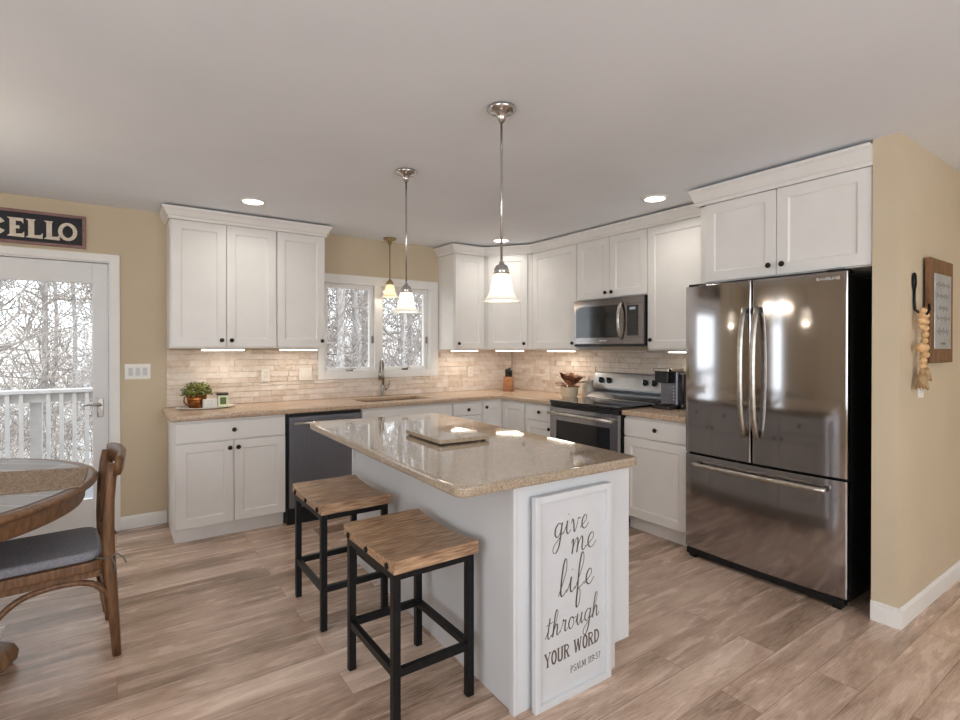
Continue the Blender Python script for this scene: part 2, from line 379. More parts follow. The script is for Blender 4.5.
wr.box(-2.4, -.7, -3.15, -3.0, 0, H); wr.box(2.5, 4.3, -3.15, -3.0, 0, H); wr.box(-.7, 2.5, -3.15, -3.0, 0, .6); wr.box(-.7, 2.5, -3.15, -3.0, 2.3, H)
struct(wr.build('wall_rear', 'wall_paint'))
def base_run(name, pts):
    m = MB()
    for (x0, x1, ya, yb) in pts:
        m.box(x0, x1, ya, yb, 0, .085)
        if x1 - x0 > yb - ya: m.hexa([(x0, ya, .085), (x1, ya, .085), (x1, yb, .085), (x0, yb, .085), (x0, yb - .006 if ya < 2 or True else ya, .1), (x1, yb - .006, .1), (x1, yb, .1), (x0, yb, .1)])
        else: m.box(x0 + .004, x1, ya, yb, .085, .1)
    struct(m.build(name, 'trim_white', bevel=.002))
base_run('baseboard_back', [(.025, .325, YB - .014, YB)])
base_run('baseboard_fridge_side', [(3.126, 3.14, .892, 1.02), (3.14, 4.186, .892, .906)])
base_run('baseboard_hall', [(4.186, 4.2, -3.0, .892)])

# ---- door
t = thing('door_1', 'white full-glass patio door in white casing', 'door', (-.5, YB + .03, 0)); t['kind'] = 'structure'
c = MB()
for a, b in ((DX0 - .055, DX0 + .004), (DX1 - .004, DX1 + .055)): c.box(a, b, YB - .018, YB + .002, 0, DZ + .05)
c.box(DX0 - .055, DX1 + .055, YB - .019, YB + .001, DZ - .005, DZ + .05)
c.build('casing', 'trim_white', t, bevel=.003)
c = MB(); c.box(DX0, DX0 + .014, YB + .001, YB + .149, 0, DZ); c.box(DX1 - .014, DX1, YB + .001, YB + .149, 0, DZ); c.box(DX0 + .014, DX1 - .014, YB + .001, YB + .149, DZ - .014, DZ); c.box(DX0 + .014, DX1 - .014, YB + .001, YB + .149, 0, .02)
c.build('jamb', 'door_white', t)
sx0, sx1, gy0, gy1 = DX0 + .017, DX1 - .017, YB + .03, YB + .072
gx0, gx1, gz0, gz1 = sx0 + .095, -.142, .26, 1.85
c = MB(); c.box(sx0, gx0, gy0, gy1, .022, 2.003); c.box(gx1, sx1, gy0, gy1, .022, 2.003); c.box(gx0, gx1, gy0, gy1, .022, gz0); c.box(gx0, gx1, gy0, gy1, gz1, 2.003)
c.build('door_leaf', 'door_white', t, bevel=.004)
MB().box(gx0, gx1, gy0 + .018, gy0 + .024, gz0, gz1).build('pane', 'window_glass', t)
h = MB().box(-.115, -.078, gy0 - .008, gy0, .86, 1.0).build('handle_plate', 'nickel', t, bevel=.003)
MB().tube([(-.097, gy0 - .008, .955), (-.097, gy0 - .05, .955), (-.12, gy0 - .055, .957), (-.16, gy0 - .055, .962), (-.195, gy0 - .052, .955)], [.011, .011, .01, .009, .007]).build('lever', 'nickel', h, smooth=True)
MB().lathe([(0, 0), (.012, 0), (.012, .012), (0, .012)], (-.097, gy0 - .02, .885), axis='y', n=12).build('lock_knob', 'nickel', h)

# ---- window over the sink
t = thing('window_1', 'white double casement window over the sink', 'window', (2.11, YB, WZ0)); t['kind'] = 'structure'
c = MB(); ya, yb = YB - .02, YB
c.box(1.515, 1.575, ya, yb, 1.081, 2.065); c.box(2.69, 2.784, ya, yb, 1.081, 2.065); c.box(1.575, 2.69, ya, yb, 1.98, 2.065); c.box(1.575, 2.69, ya, yb, 1.081, 1.15)
c.build('casing', 'trim_white', t, bevel=.003)
c = MB(); ya, yb = YB + .001, YB + .149
c.box(WX0, WX0 + .02, ya, yb, WZ0, WZ1); c.box(WX1 - .02, WX1, ya, yb, WZ0, WZ1); c.box(WX0 + .02, WX1 - .02, ya, yb, WZ1 - .02, WZ1); c.box(WX0 + .02, WX1 - .02, ya, yb, WZ0, WZ0 + .02); c.box(2.075, 2.14, YB - .015, yb, WZ0 + .02, WZ1 - .02)
c.build('window_frame', 'trim_white', t, bevel=.002)
for (a, b) in ((1.576, 2.074), (2.141, 2.679)):
    s = MB(); ya, yb = YB + .03, YB + .075; q = .037
    s.box(a, a + q, ya, yb, 1.151, 1.979); s.box(b - q, b, ya, yb, 1.151, 1.979); s.box(a + q, b - q, ya, yb, 1.942, 1.979); s.box(a + q, b - q, ya, yb, 1.151, 1.187)
    so = s.build('sash', 'trim_white', t, bevel=.003)
    MB().box(a + q, b - q, ya + .018, ya + .024, 1.187, 1.942).build('pane', 'window_glass', so)
    cx = (a + b) / 2
    MB().box(cx - .03, cx + .03, YB + .0, YB + .028, 1.151, 1.166).tube([(cx + .02, YB + .01, 1.166), (cx + .035, YB - .005, 1.185), (cx + .05, YB - .01, 1.176)], .005, 6).build('crank', 'nickel', t)
    MB().box(b - .02, b - .008, YB + .008, YB + .03, 1.42, 1.49).build('latch', 'nickel', t)

t = thing('window_2', 'narrow tall side window by the dining table', 'window', (-2.4, 3.74, .3)); t['kind'] = 'structure'
c = MB(); c.box(-2.399, -2.38, 3.52, 3.58, .24, 2.16); c.box(-2.399, -2.38, 3.9, 3.96, .24, 2.16); c.box(-2.399, -2.38, 3.58, 3.9, .24, .3); c.box(-2.399, -2.38, 3.58, 3.9, 2.1, 2.16)
c.build('casing', 'trim_white', t, bevel=.002)
MB().box(-2.48, -2.474, 3.58, 3.9, .3, 2.1).build('pane', 'window_glass', t)

# ---- backsplash: split-face ledger stone
def stones(m, x0, x1, z0, z1, holes=()):
    z = z0
    while z < z1 - .004:
        hh = min(rnd.choice((.034, .044, .05, .05)), z1 - z)
        for hl in holes:
            if z < hl[2] - .002 and z + hh > hl[2] - .012: hh = hl[2] - z
        x = x0
        while x < x1 - .001:
            ww = rnd.uniform(.06, .22); xe = min(x + ww, x1)
            if x1 - xe < .04: xe = x1
            segs = [(x, xe)]
            for (a, b, c0, d0) in holes:
                if z + hh > c0 + .002 and z < d0 - .002:
                    ns = []
                    for (p, q) in segs:
                        if q <= a or p >= b: ns.append((p, q))
                        else:
                            if p < a: ns.append((p, a))
                            if q > b: ns.append((b, q))
                    segs = ns
            for (p, q) in segs:
                if q - p > .004:
                    d = rnd.uniform(.009, .018); e = .0005
                    j = [rnd.uniform(-.004, .004) for _ in range(4)]
                    m.hexa([(p + e, 0, z + e), (q - e, 0, z + e), (q - e, d + j[0], z + e + .001), (p + e, d + j[1], z + e + .001), (p + e, 0, z + hh - e), (q - e, 0, z + hh - e), (q - e, d + j[2], z + hh - e - .001), (p + e, d + j[3], z + hh - e - .001)])
            x = xe
        z += hh
m = MB(BACK(0, YB)); stones(m, .326, 3.77, .906, 1.357, [(1.514, 2.785, 1.08, 3)]); struct(m.build('backsplash_back', 'ledger_stone'))
m = MB(SIDE(XR, YB)); stones(m, .025, YB - 1.975, .906, 1.355); struct(m.build('backsplash_right', 'ledger_stone'))

# ------------------------------------------------------------------ cabinets
def shaker(m, x0, x1, z0, z1, y=0, rail=.062, th=.02):
    yo = y + th; yi = yo - .009; c = .008
    xi0, xi1, zi0, zi1 = x0 + rail, x1 - rail, z0 + rail, z1 - rail
    O = [(x0, z0), (x1, z0), (x1, z1), (x0, z1)]; I = [(xi0, zi0), (xi1, zi0), (xi1, zi1), (xi0, zi1)]
    P = [(xi0 + c, zi0 + c), (xi1 - c, zi0 + c), (xi1 - c, zi1 - c), (xi0 + c, zi1 - c)]
    b = [m.v((p[0], y, p[1])) for p in O]; o = [m.v((p[0], yo, p[1])) for p in O]; i = [m.v((p[0], yo, p[1])) for p in I]; q = [m.v((p[0], yi, p[1])) for p in P]
    m.face(b)
    for k in range(4):
        n = (k + 1) % 4
        m.face([b[k], b[n], o[n], o[k]]); m.face([o[k], o[n], i[n], i[k]]); m.face([i[k], i[n], q[n], q[k]])
    m.face(q)
def knob(mx, x, z, y, parent):
    k = MB(mx); k.lathe([(0, 0), (.006, 0), (.006, .012), (.015, .017), (.0165, .022), (.014, .027), (0, .029)], (x, y, z), n=14, axis='y')
    return k.build('knob', 'knob_bronze', parent, smooth=True)
def front(mx, parent, kind, x0, x1, z0, z1, kn=None, slab=False, mt='cabinet_white', th=.02):
    m = MB(mx)
    if slab: m.box(x0, x1, 0.0005, th, z0, z1)
    else: shaker(m, x0, x1, z0, z1, 0.0005, th=th)
    o = m.build(kind, mt, parent, bevel=.0025)
    if kn: knob(mx, kn[0], kn[1], th, o)
    return o
ZT = .864
def base_unit(mx, W, D, label, fronts, name='base_cabinet', kick=True, cat='cabinet', loc=None):
    # origin of mx at the carcass front, left edge
    p = mx @ Vector((W / 2, -D / 2, 0)); t = thing(name, label, cat, p)
    cm = MB(mx)
    if name == 'sink_base_cabinet':
        cm.box(0, W, -D, 0, .105, .66); cm.box(0, .018, -D, 0, .66, ZT); cm.box(W - .018, W, -D, 0, .66, ZT); cm.box(.018, W - .018, -.018, 0, .66, ZT)
    else: cm.box(0, W, -D, 0, .105, ZT)
    cm.build('carcass', 'cabinet_white', t, bevel=.0015)
    if kick: MB(mx).box(.0, W, -D, -.055, 0, .104).build('toe_kick', 'cabinet_white', t)
    for f in fronts: front(mx, t, *f)
    return t
FB = 4.155   # carcass fronts of the back run
D1 = YB - FB - .002
g = .003
W = .737
base_unit(BACK(.332, FB), W, D1, 'white base cabinet with one drawer and two doors, under the tray with the potted plant', [
    ('drawer', g, W - g, .712, .845, (W / 2 + .003, .783), True),
    ('door', g, .369, .115, .703, (.343, .653)), ('door', .373, W - g, .115, .703, (.4, .653))])
# dishwasher
mx = BACK(1.073, FB); W = .612
t = thing('dishwasher', 'dark stainless dishwasher between white base cabinets beneath the counter', 'dishwasher', (1.38, FB + .3, 0))
MB(mx).box(.004, W - .004, -D1, -.002, .02, ZT).build('body', 'black_plastic', t)
MB(mx).box(.022, W - .008, 0, .028, .13, .838).build('door', 'dishwasher_steel', t, bevel=.004)
MB(mx).box(.022, W - .008, -.001, .02, .842, .862).build('control_strip', 'black_plastic', t)
MB(mx).box(.008, W - .008, -.001, .012, .0, .125).build('kick_plate', 'black_plastic', t)
h = MB(mx).tube([(.05, .062, .79), (W - .05, .062, .79)], .011, 12).build('handle', 'handle_steel', t, smooth=True)
MB(mx).box(.065, .08, .028, .06, .783, .797).build('bracket', 'black_plastic', h); MB(mx).box(W - .08, W - .065, .028, .06, .783, .797).build('bracket', 'black_plastic', h)
# sink base
W = 2.584 - 1.688
base_unit(BACK(1.688, FB), W, D1, 'white sink base cabinet with plain false drawer front, below the window', [
    ('false_front', g, W - g, .712, .845, None, True),
    ('door', g, W / 2 - .002, .115, .703, (W / 2 - .035, .655)), ('door', W / 2 + .002, W - g, .115, .703, (W / 2 + .035, .655))], name='sink_base_cabinet')
W = .335
base_unit(BACK(2.587, FB), W, D1, 'narrow white drawer cabinet just beside the sink base, one dark knob showing', [
    ('drawer', g, W - .012, .732, .845, (W / 2, .785), True), ('drawer', g, W - .012, .43, .725, (W / 2, .58)), ('drawer', g, W - .012, .115, .422, (W / 2, .27))], name='drawer_cabinet')
# corner unit, two doors meeting in the inner corner
CXF, CYF = 3.185, 4.13
t = thing('corner_base_cabinet', 'white corner base cabinet with two doors meeting in the inside corner', 'cabinet', (3.4, 4.4, 0))
FXR = 3.183
c = MB(); pol = [(2.925, FB), (FXR, FB), (FXR, 3.778), (XR - .002, 3.778), (XR - .002, YB - .002), (2.925, YB - .002)]
c.prism(pol, 'z', .105, ZT).build('carcass', 'cabinet_white', t)
pol = [(2.925, FB + .055), (FXR + .055, FB + .055), (FXR + .055, 3.778), (XR - .002, 3.778), (XR - .002, YB - .002), (2.925, YB - .002)]
MB().prism(pol, 'z', 0, .104).build('toe_kick', 'cabinet_white', t)
front(BACK(2.925, FB), t, 'door', .012, .236, .115, .845, (.04, .795))
front(SIDE(FXR, FB), t, 'door', .022, .355, .115, .845)
# right run
DR = XR - FXR - .002
W = 3.776 - 3.387
base_unit(SIDE(FXR, 3.776), W, DR, 'narrow white base cabinet between the inside corner and the range', [
    ('drawer', .012, W - g, .712, .845, (W * .55, .79), True), ('door', .012, W - g, .115, .703, (W - .04, .65))])
W = 2.61 - 2.072
base_unit(SIDE(FXR, 2.61), W, DR, 'white base cabinet with drawer over door, between the range and the refrigerator', [
    ('drawer', g, W - g, .715, .845, (W / 2 + .02, .785), True), ('door', g, W - g, .115, .706)])

# ---- worktops
def slab(m, xs, ys, inside, z0, z1):
    vt = {}
    def V(i, j, k):
        if (i, j, k) not in vt: vt[(i, j, k)] = m.v((xs[i], ys[j], (z0, z1)[k]))
        return vt[(i, j, k)]
    on = lambda i, j: 0 <= i < len(xs) - 1 and 0 <= j < len(ys) - 1 and inside((xs[i] + xs[i + 1]) / 2, (ys[j] + ys[j + 1]) / 2)
    for i in range(len(xs) - 1):
        for j in range(len(ys) - 1):
            if not on(i, j): continue
            for k in (0, 1): m.face([V(i, j, k), V(i + 1, j, k), V(i + 1, j + 1, k), V(i, j + 1, k)])
            for di, dj, a, b in ((-1, 0, (i, j), (i, j + 1)), (1, 0, (i + 1, j), (i + 1, j + 1)), (0, -1, (i, j), (i + 1, j)), (0, 1, (i, j + 1), (i + 1, j + 1))):
                if not on(i + di, j + dj): m.face([V(*a, 0), V(*b, 0), V(*b, 1), V(*a, 1)])
CT0, CT1 = .866, .906
SKX0, SKX1, SKY0, SKY1 = 1.76, 2.44, 4.24, 4.62
m = MB(); slab(m, [.296, SKX0, SKX1, 3.135, XR - .001], [3.384, 4.105, SKY0, SKY1, YB - .001],
    lambda x, y: (y > 4.105 or x > 3.135) and not (SKX0 < x < SKX1 and SKY0 < y < SKY1), CT0, CT1)
o = m.build('countertop', 'counter_granite', bevel=.012, seg=3); tag(o, 'long L-shaped tan stone countertop running under the window and around the corner', 'countertop')
m = MB().box(3.135, XR - .001, 2.068, 2.612, CT0, CT1); o = m.build('countertop', 'counter_granite', bevel=.01, seg=3); tag(o, 'short tan countertop piece between range and refrigerator, under the coffee maker', 'countertop')
# sink + faucet
t = thing('sink', 'undermount sink basin set in the countertop below the window', 'sink', (2.1, 4.43, .7))
m = MB(); a, b, c0, d0 = SKX0 - .0, SKX1 + .0, SKY0 - .0, SKY1 + .0
e = .002; zb = .70
m.box(a + e, b - e, c0 + e, d0 - e, zb, zb + .006); m.box(a + e, a + .01, c0 + e, d0 - e, zb, .865); m.box(b - .01, b - e, c0 + e, d0 - e, zb, .865); m.box(a + e, b - e, c0 + e, c0 + .01, zb, .865); m.box(a + e, b - e, d0 - .01, d0 - e, zb, .865)
m.build('basin', 'counter_granite', t)
MB().lathe([(0, 0), (.04, 0), (.04, .004), (.02, .002), (0, .002)], (2.1, 4.43, .7065), n=20).build('drain', 'chrome', t)
fx, fy = 2.125, 4.675
t = thing('faucet', 'tall brushed pull-down kitchen faucet in front of the window', 'faucet', (fx, fy, CT1))
MB().lathe([(.028, 0), (.028, .008), (.022, .012), (.021, .1), (.017, .11), (0, .11)], (fx, fy, CT1), n=18).build('body', 'nickel', t, smooth=True)
pts = [(fx, fy, CT1 + .1)] + [(fx, fy - .0, CT1 + .2)] + [(fx - .05 * (1 - cos(a)), fy - .075 * (1 - cos(a)), CT1 + .27 + .09 * sin(a)) for a in [i * pi / 10 for i in range(11)]]
MB().tube(pts, .012, 12).build('spout', 'nickel', t, smooth=True)
e_ = pts[-1]
MB().tube([e_, (e_[0], e_[1], e_[2] - .05), (e_[0], e_[1], e_[2] - .1)], [.014, .017, .019], 12).build('spray_head', 'nickel', t, smooth=True)
MB().tube([(fx + .02, fy, CT1 + .065), (fx + .04, fy - .005, CT1 + .07), (fx + .055, fy - .02, CT1 + .12), (fx + .06, fy - .03, CT1 + .15)], [.009, .009, .007, .006], 10).build('lever', 'nickel', t, smooth=True)

# ---- upper cabinets
ZL, ZRB, ZU = 1.372, 1.356, 2.326
def upper(mx, W, D, z0, z1, label, fronts, name='wall_cabinet'):
    p = mx @ Vector((W / 2, -D / 2, z0)); t = thing(name, label, 'cabinet', p)
    MB(mx).box(0, W, -D, 0, z0, z1).build('carcass', 'cabinet_white', t, bevel=.0015)
    for f in fronts: front(mx, t, *f)
    return t
FU = 4.45; DU = YB - FU - .002
dz0, dz1 = ZL + .012, 2.325
W = .751
upper(BACK(.326, FU), W, DU, ZL, ZU, 'white wall cabinet with two doors, at the end nearest the patio door', [
    ('door', .008, .376, dz0, dz1, (.342, dz0 + .05)), ('door', .38, W - g, dz0, dz1, (.412, dz0 + .05))])
W = .396
upper(BACK(1.079, FU), W, DU, ZL, ZU, 'white single-door wall cabinet directly left of the sink window', [('door', g, W - g, dz0, dz1, (W - .03, dz0 + .05))])
dz0 = ZRB + .012
W = 3.158 - 2.79
upper(BACK(2.79, FU), W, DU, ZRB, ZU, 'white single-door wall cabinet directly right of the sink window', [('door', .01, W - g, dz0, dz1, (.045, dz0 + .05), False)])
FUR = 3.478; DUR = XR - FUR - .002
# diagonal corner
p0 = Vector((3.162, 4.44, 0)); p1 = Vector((3.468, 4.025, 0))
t = thing('corner_wall_cabinet', 'white diagonal corner wall cabinet over the knife block', 'cabinet', (3.55, 4.5, ZRB))
MB().prism([(3.162, 4.44), (3.468, 4.025), (XR - .002, 4.025), (XR - .002, YB - .002), (3.162, YB - .002)], 'z', ZRB, ZU).build('carcass', 'cabinet_white', t, bevel=.0015)
dv = p1 - p0; L_ = dv.length; mx = DIAG(p0.x, p0.y, math.atan2(dv.y, dv.x))
front(mx, t, 'door', .05, L_ - .05, dz0, dz1, (L_ - .08, dz0 + .05))
W = 4.022 - 3.397
upper(SIDE(FUR, 4.022), W, DUR, ZRB, ZU, 'white tall single-door wall cabinet between the corner cabinet and the microwave', [('door', .012, W - g, dz0, dz1, (W - .04, dz0 + .05))])
W = 3.394 - 2.625
upper(SIDE(FUR, 3.394), W, DUR, 1.80, ZU, 'short white two-door wall cabinet above the microwave', [
    ('door', g, W / 2 - .002, 1.806, dz1, (W / 2 - .035, 1.85)), ('door', W / 2 + .002, W - g, 1.806, dz1, (W / 2 + .035, 1.85))])
W = 2.622 - 1.989
upper(SIDE(FUR, 2.622), W, DUR, ZRB, ZU, 'white tall single-door wall cabinet between microwave and refrigerator', [('door', g, W - .03, dz0, dz1, (.04, dz0 + .07))])
FF = 3.17
W = 1.985 - 1.022
upper(SIDE(FF, 1.985), W, XR - FF - .002, 1.797, 2.303, 'deep white two-door cabinet above the refrigerator', [
    ('door', .045, .49, 1.803, 2.302, (.455, 1.86)), ('door', .494, W - .004, 1.803, 2.302, (.53, 1.86))], name='refrigerator_cabinet')

# ---- crown mouldings: profile swept along a plan path (outward normal on the left of travel)
def crown(name, label, path, z0, z1):
    prof = [(0, z0), (.012, z0), (.012, z0 + .02), (.02, z0 + .026), (.036, z1 - .03), (.045, z1 - .018), (.048, z1 - .014), (.048, z1), (0, z1)]
    n = len(path); m = MB(); rings = []
    P = [Vector((a, b)) for a, b in path]
    for i in range(n):
        d1 = (P[i] - P[i - 1]).normalized() if i else None
        d2 = (P[i + 1] - P[i]).normalized() if i < n - 1 else None
        nn = lambda d: Vector((d.y, -d.x))
        if d1 is None: o = nn(d2)
        elif d2 is None: o = nn(d1)
        else:
            a, b = nn(d1), nn(d2); s = (a + b).normalized(); o = s / max(.3, s.dot(a))
        rings.append([m.v((P[i].x + o.x * q, P[i].y + o.y * q, z)) for q, z in prof])
    k = len(prof)
    for a, b in zip(rings, rings[1:]):
        for j in range(k): m.face([a[j], a[(j + 1) % k], b[(j + 1) % k], b[j]])
    m.face(rings[0]); m.face(rings[-1])
    return tag(m.build(name, 'cabinet_white'), label, 'moulding')
CZ = 2.414
crown('crown_moulding', 'white crown moulding atop the wall cabinets left of the sink window', [(.325, YB - .002), (.325, 4.429), (1.476, 4.429), (1.476, YB - .002)], 2.3265, CZ)
crown('crown_moulding', 'white crown moulding bending around the corner wall cabinets above the range run', [(2.789, YB - .002), (2.789, 4.429), (3.152, 4.429), (3.457, 4.015), (3.457, 1.99)], 2.3265, CZ)
crown('crown_moulding', 'white crown moulding atop the deep cabinet above the refrigerator', [(XR - .4, 1.986), (3.149, 1.986), (3.149, 1.0205)], 2.3035, 2.41)
# ---- under-cabinet light bars
def light_bar(mx, x0, x1, z, label, e=.7):
    p = mx @ Vector(((x0 + x1) / 2, -.1, z - .02)); t = thing('light_bar', label, 'light', p, 0, 'under-cabinet light bars')
    MB(mx).box(x0, x1, -.13, -.07, z - .012, z - .001).build('housing', 'trim_white', t)
    MB(mx).box(x0 + .006, x1 - .006, -.126, -.074, z - .0185, z - .0125).build('lens', 'strip_lens', t)
    a = area('under_cabinet_light', p, (0, 0, -1), .05, .05, e, (1, .9, .78), 170); a.data.size = .25; a.data.size_y = .05
    a.location.z = z - .03
    if mx[0][0] == 0: a.rotation_euler = (0, 0, pi / 2)
ZB = BACK(0, 4.43); ZS = SIDE(3.478, 0)
light_bar(ZB, .54, .85, ZL, 'lit under-cabinet light bar above the potted plant')
light_bar(ZB, 1.125, 1.435, ZL, 'lit under-cabinet light bar above the two wall plates left of the window')
light_bar(ZB, 2.82, 3.13, ZRB, 'lit under-cabinet light bar just right of the sink window', .9)
light_bar(mx, .1, .4, ZRB, 'lit under-cabinet light bar under the diagonal corner cabinet', .9)
light_bar(ZS, -3.9, -3.55, ZRB, 'lit under-cabinet light bar above the bronze-leaved plant', .9)
light_bar(ZS, -2.5, -2.1, ZRB, 'lit under-cabinet light bar above the coffee maker', .4)

# ------------------------------------------------------------------ range, microwave, refrigerator
RY0, RW = 3.381, .766
mx = SIDE(3.15, RY0)
t = thing('range', 'stainless freestanding electric range with black glass cooktop', 'range', (3.45, 3.0, 0))
DRG = XR - 3.15 - .025
MB(mx).box(0, RW, -DRG, 0, .03, .895).build('body', 'black_metal', t, bevel=.002)
MB(mx).box(-.0, RW, -DRG + .08, .035, .896, .922).build('cooktop', 'black_glass', t, bevel=.004)
d = MB(mx); 
x0, x1, z0, z1 = .008, RW - .008, .24, .862
wx0, wx1, wz0, wz1 = .085, RW - .085, .36, .755
d.box(x0, wx0, .001, .04, z0, z1); d.box(wx1, x1, .001, .04, z0, z1); d.box(wx0, wx1, .001, .04, z0, wz0); d.box(wx0, wx1, .001, .04, wz1, z1)
d = d.build('oven_door', 'stainless', t, bevel=.002)
MB(mx).box(wx0, wx1, .002, .034, wz0, wz1).build('oven_window', 'black_glass', d)
h = MB(mx).tube([(.03, .085, .815), (RW - .03, .085, .815)], .014, 12).build('handle', 'handle_steel', d, smooth=True)
for q in (.05, RW - .07): MB(mx).box(q, q + .02, .04, .082, .805, .825).build('handle_bracket', 'handle_steel', d)
MB(mx).box(.008, RW - .008, .001, .03, .866, .893).build('vent_trim', 'black_plastic', t)
MB(mx).box(.008, RW - .008, .001, .038, .06, .232).build('storage_drawer', 'stainless', t, bevel=.003)
for q in (.05, RW - .07):
    for w_ in (-.06, -DRG + .05): MB(mx).box(q, q + .03, w_ - .03, w_, 0, .029).build('foot', 'black_plastic', t)
# backguard
b = MB(mx)
b.prism([(-DRG + .005, .897), (-DRG + .2, .923), (-DRG + .14, .965), (-DRG + .08, .985), (-DRG + .08, .99), (-DRG + .005, .99)], 'x', .0, RW)
b.build('backguard_riser', 'stainless_light', t, bevel=.004)
pl = [(-DRG + .005, .992), (-DRG + .11, .997), (-DRG + .12, 1.015), (-DRG + .075, 1.14), (-DRG + .06, 1.15), (-DRG + .005, 1.15)]
MB(mx).prism(pl, 'x', .0, RW).build('control_panel', 'stainless_light', t, bevel=.005)
sl = Vector((0, .125, .045)).normalized()
mid = lambda f: (-DRG + .12 - .045 * f, 1.015 + .125 * f)
for q in (.095, .185, RW - .185, RW - .095):
    yy, zz = mid(.5); k = MB(mx)
    k.tube([(q, yy + .001, zz), (q, yy + .012, zz + .004), (q, yy + .03, zz + .011)], [.027, .026, .02], 16)
    ko = k.build('knob', 'black_plastic', t, smooth=True)
    MB(mx).box(q - .012, q - .002, yy + .026, yy + .04, zz - .012, zz + .03).build('grip', 'stainless_light', ko, bevel=.003)
yy, zz = mid(.5)
MB(mx).hexa([(.29, mid(.25)[0] + .002, mid(.25)[1]), (RW - .29, mid(.25)[0] + .002, mid(.25)[1]), (RW - .29, mid(.25)[0] - .01, mid(.25)[1]), (.29, mid(.25)[0] - .01, mid(.25)[1]),
             (.29, mid(.78)[0] + .002, mid(.78)[1]), (RW - .29, mid(.78)[0] + .002, mid(.78)[1]), (RW - .29, mid(.78)[0] - .01, mid(.78)[1]), (.29, mid(.78)[0] - .01, mid(.78)[1])]).build('display', 'stainless_light', t)
MB(mx).box(RW / 2 - .012, RW / 2 + .012, mid(.55)[0], mid(.55)[0] + .004, mid(.5)[1], mid(.5)[1] + .012).build('clock_digits', 'lcd_glow', t)

mx = SIDE(3.44, 3.39); W = .762
t = thing('microwave', 'stainless over-the-range microwave with dark window and arched handle', 'microwave', (3.6, 3.0, 1.386))
MB(mx).box(0, W, -.34, 0, 1.392, 1.796).build('body', 'black_plastic', t, bevel=.002)
d = MB(mx); dx1 = .565
a0, a1, b0, b1 = .03, .52, 1.462, 1.735
z0, z1 = 1.408, 1.793
d.box(.004, W - .004, .001, .028, z0, b0); d.box(.004, W - .004, .001, .028, b1, z1); d.box(.004, a0, .001, .028, b0, b1); d.box(a1, W - .004, .001, .028, b0, b1)
d = d.build('door', 'dark_steel', t, bevel=.0015)
MB(mx).box(a0, a1, .002, .0275, b0, b1).build('window', 'dark_glass', d)
MB(mx).box(.12, a1 - .03, .0276, .0286, b0 + .02, b1 - .055).build('window_mesh', 'black_glass', d)
MB(mx).tube([(.55, .028, 1.455), (.55, .05, 1.47), (.55, .07, 1.53), (.55, .075, 1.6), (.55, .07, 1.67), (.55, .05, 1.735), (.55, .028, 1.75)], .014, 10, flat=(1, .7)).build('handle', 'handle_steel', d, smooth=True)
cp = MB(mx).box(.605, .715, .0281, .031, 1.475, 1.72).build('control_panel', 'black_glass', t)
MB(mx).box(.635, .69, .0311, .0325, 1.685, 1.706).build('display', 'lcd_glow', cp)
for i in range(3):
    for j in range(6): MB(mx).box(.617 + i * .031, .640 + i * .031, .0311, .0322, 1.49 + j * .03, 1.511 + j * .03).build('button', 'dark_glass', cp)
MB(mx).box(.31, .39, .0281, .0287, 1.432, 1.44).build('badge', 'silver_text', t)
MB(mx).box(.004, W - .004, .0, .02, 1.386, 1.405).build('vent_strip', 'black_plastic', t)

# refrigerator
FX = 3.145
mx = SIDE(FX, 2.052); W = .938
t = thing('refrigerator', 'large stainless French-door refrigerator with black sides', 'refrigerator', (3.45, 1.58, 0))
MB(mx).box(.006, W - .006, -(XR - FX) + .03, 0, .035, 1.762).build('body', 'black_metal', t, bevel=.004)
def bowed(m, x0, x1, z0, z1, bow=.022, y0=.006, y1=.06, r=.018):
    n = 18; P = []
    yf = lambda x: y1 - bow * ((x - W / 2) / (W / 2)) ** 2
    xs = [x0] + [x0 + .006 + (x1 - x0 - .012) * i / (n - 2) for i in range(n - 1)] + [x1]
    P = [(x0, y0)] + [(x, yf(x) - (.006 if i in (0, n) else 0)) for i, x in enumerate(xs)] + [(x1, y0)]
    m.prism(P, 'z', z0, z1); return m
def bow_at(x): return .06 - .022 * ((x - W / 2) / (W / 2)) ** 2
mid_ = .45
dl = bowed(MB(mx), .0, mid_ - .004, .692, 1.778).build('door', 'stainless', t, bevel=.003)
dr = bowed(MB(mx), mid_ + .004, W, .692, 1.778).build('door', 'stainless', t, bevel=.003)
dw = bowed(MB(mx), .0, W, .065, .678).build('freezer_drawer', 'stainless', t, bevel=.003)
for (door, hx, s) in ((dl, mid_ - .035, -1), (dr, mid_ + .04, 1)):
    yb_ = bow_at(hx); pts = []
    for i in range(15):
        f = i / 14; zz = .845 + .77 * f; out = .022 + .05 * (1 - (2 * f - 1) ** 4) * .6 + .016 * sin(pi * f)
        pts.append((hx, yb_ + out, zz))
    MB(mx).tube(pts, .016, 10, flat=(.62, 1)).build('handle', 'handle_steel', door, smooth=True)
    for zz in (.865, 1.595): MB(mx).box(hx - .008, hx + .008, yb_ - .002, yb_ + .03, zz - .012, zz + .012).build('handle_mount', 'black_metal', door)
pts = [(.085 + (W - .17) * i / 14, bow_at(.085 + (W - .17) * i / 14) + .04, .622) for i in range(15)]
MB(mx).tube(pts, .014, 10).build('handle', 'handle_steel', dw, smooth=True)
for q in (.1, W - .1): MB(mx).box(q - .012, q + .012, bow_at(q) - .002, bow_at(q) + .036, .612, .632).build('handle_mount', 'black_metal', dw)
MB(mx).box(.015, W - .015, -.02, .04, .02, .06).build('base_grille', 'black_plastic', t)
for q in (.03, W - .07): MB(mx).box(q, q + .04, -.02, .03, 0, .034).build('front_foot', 'black_plastic', t)
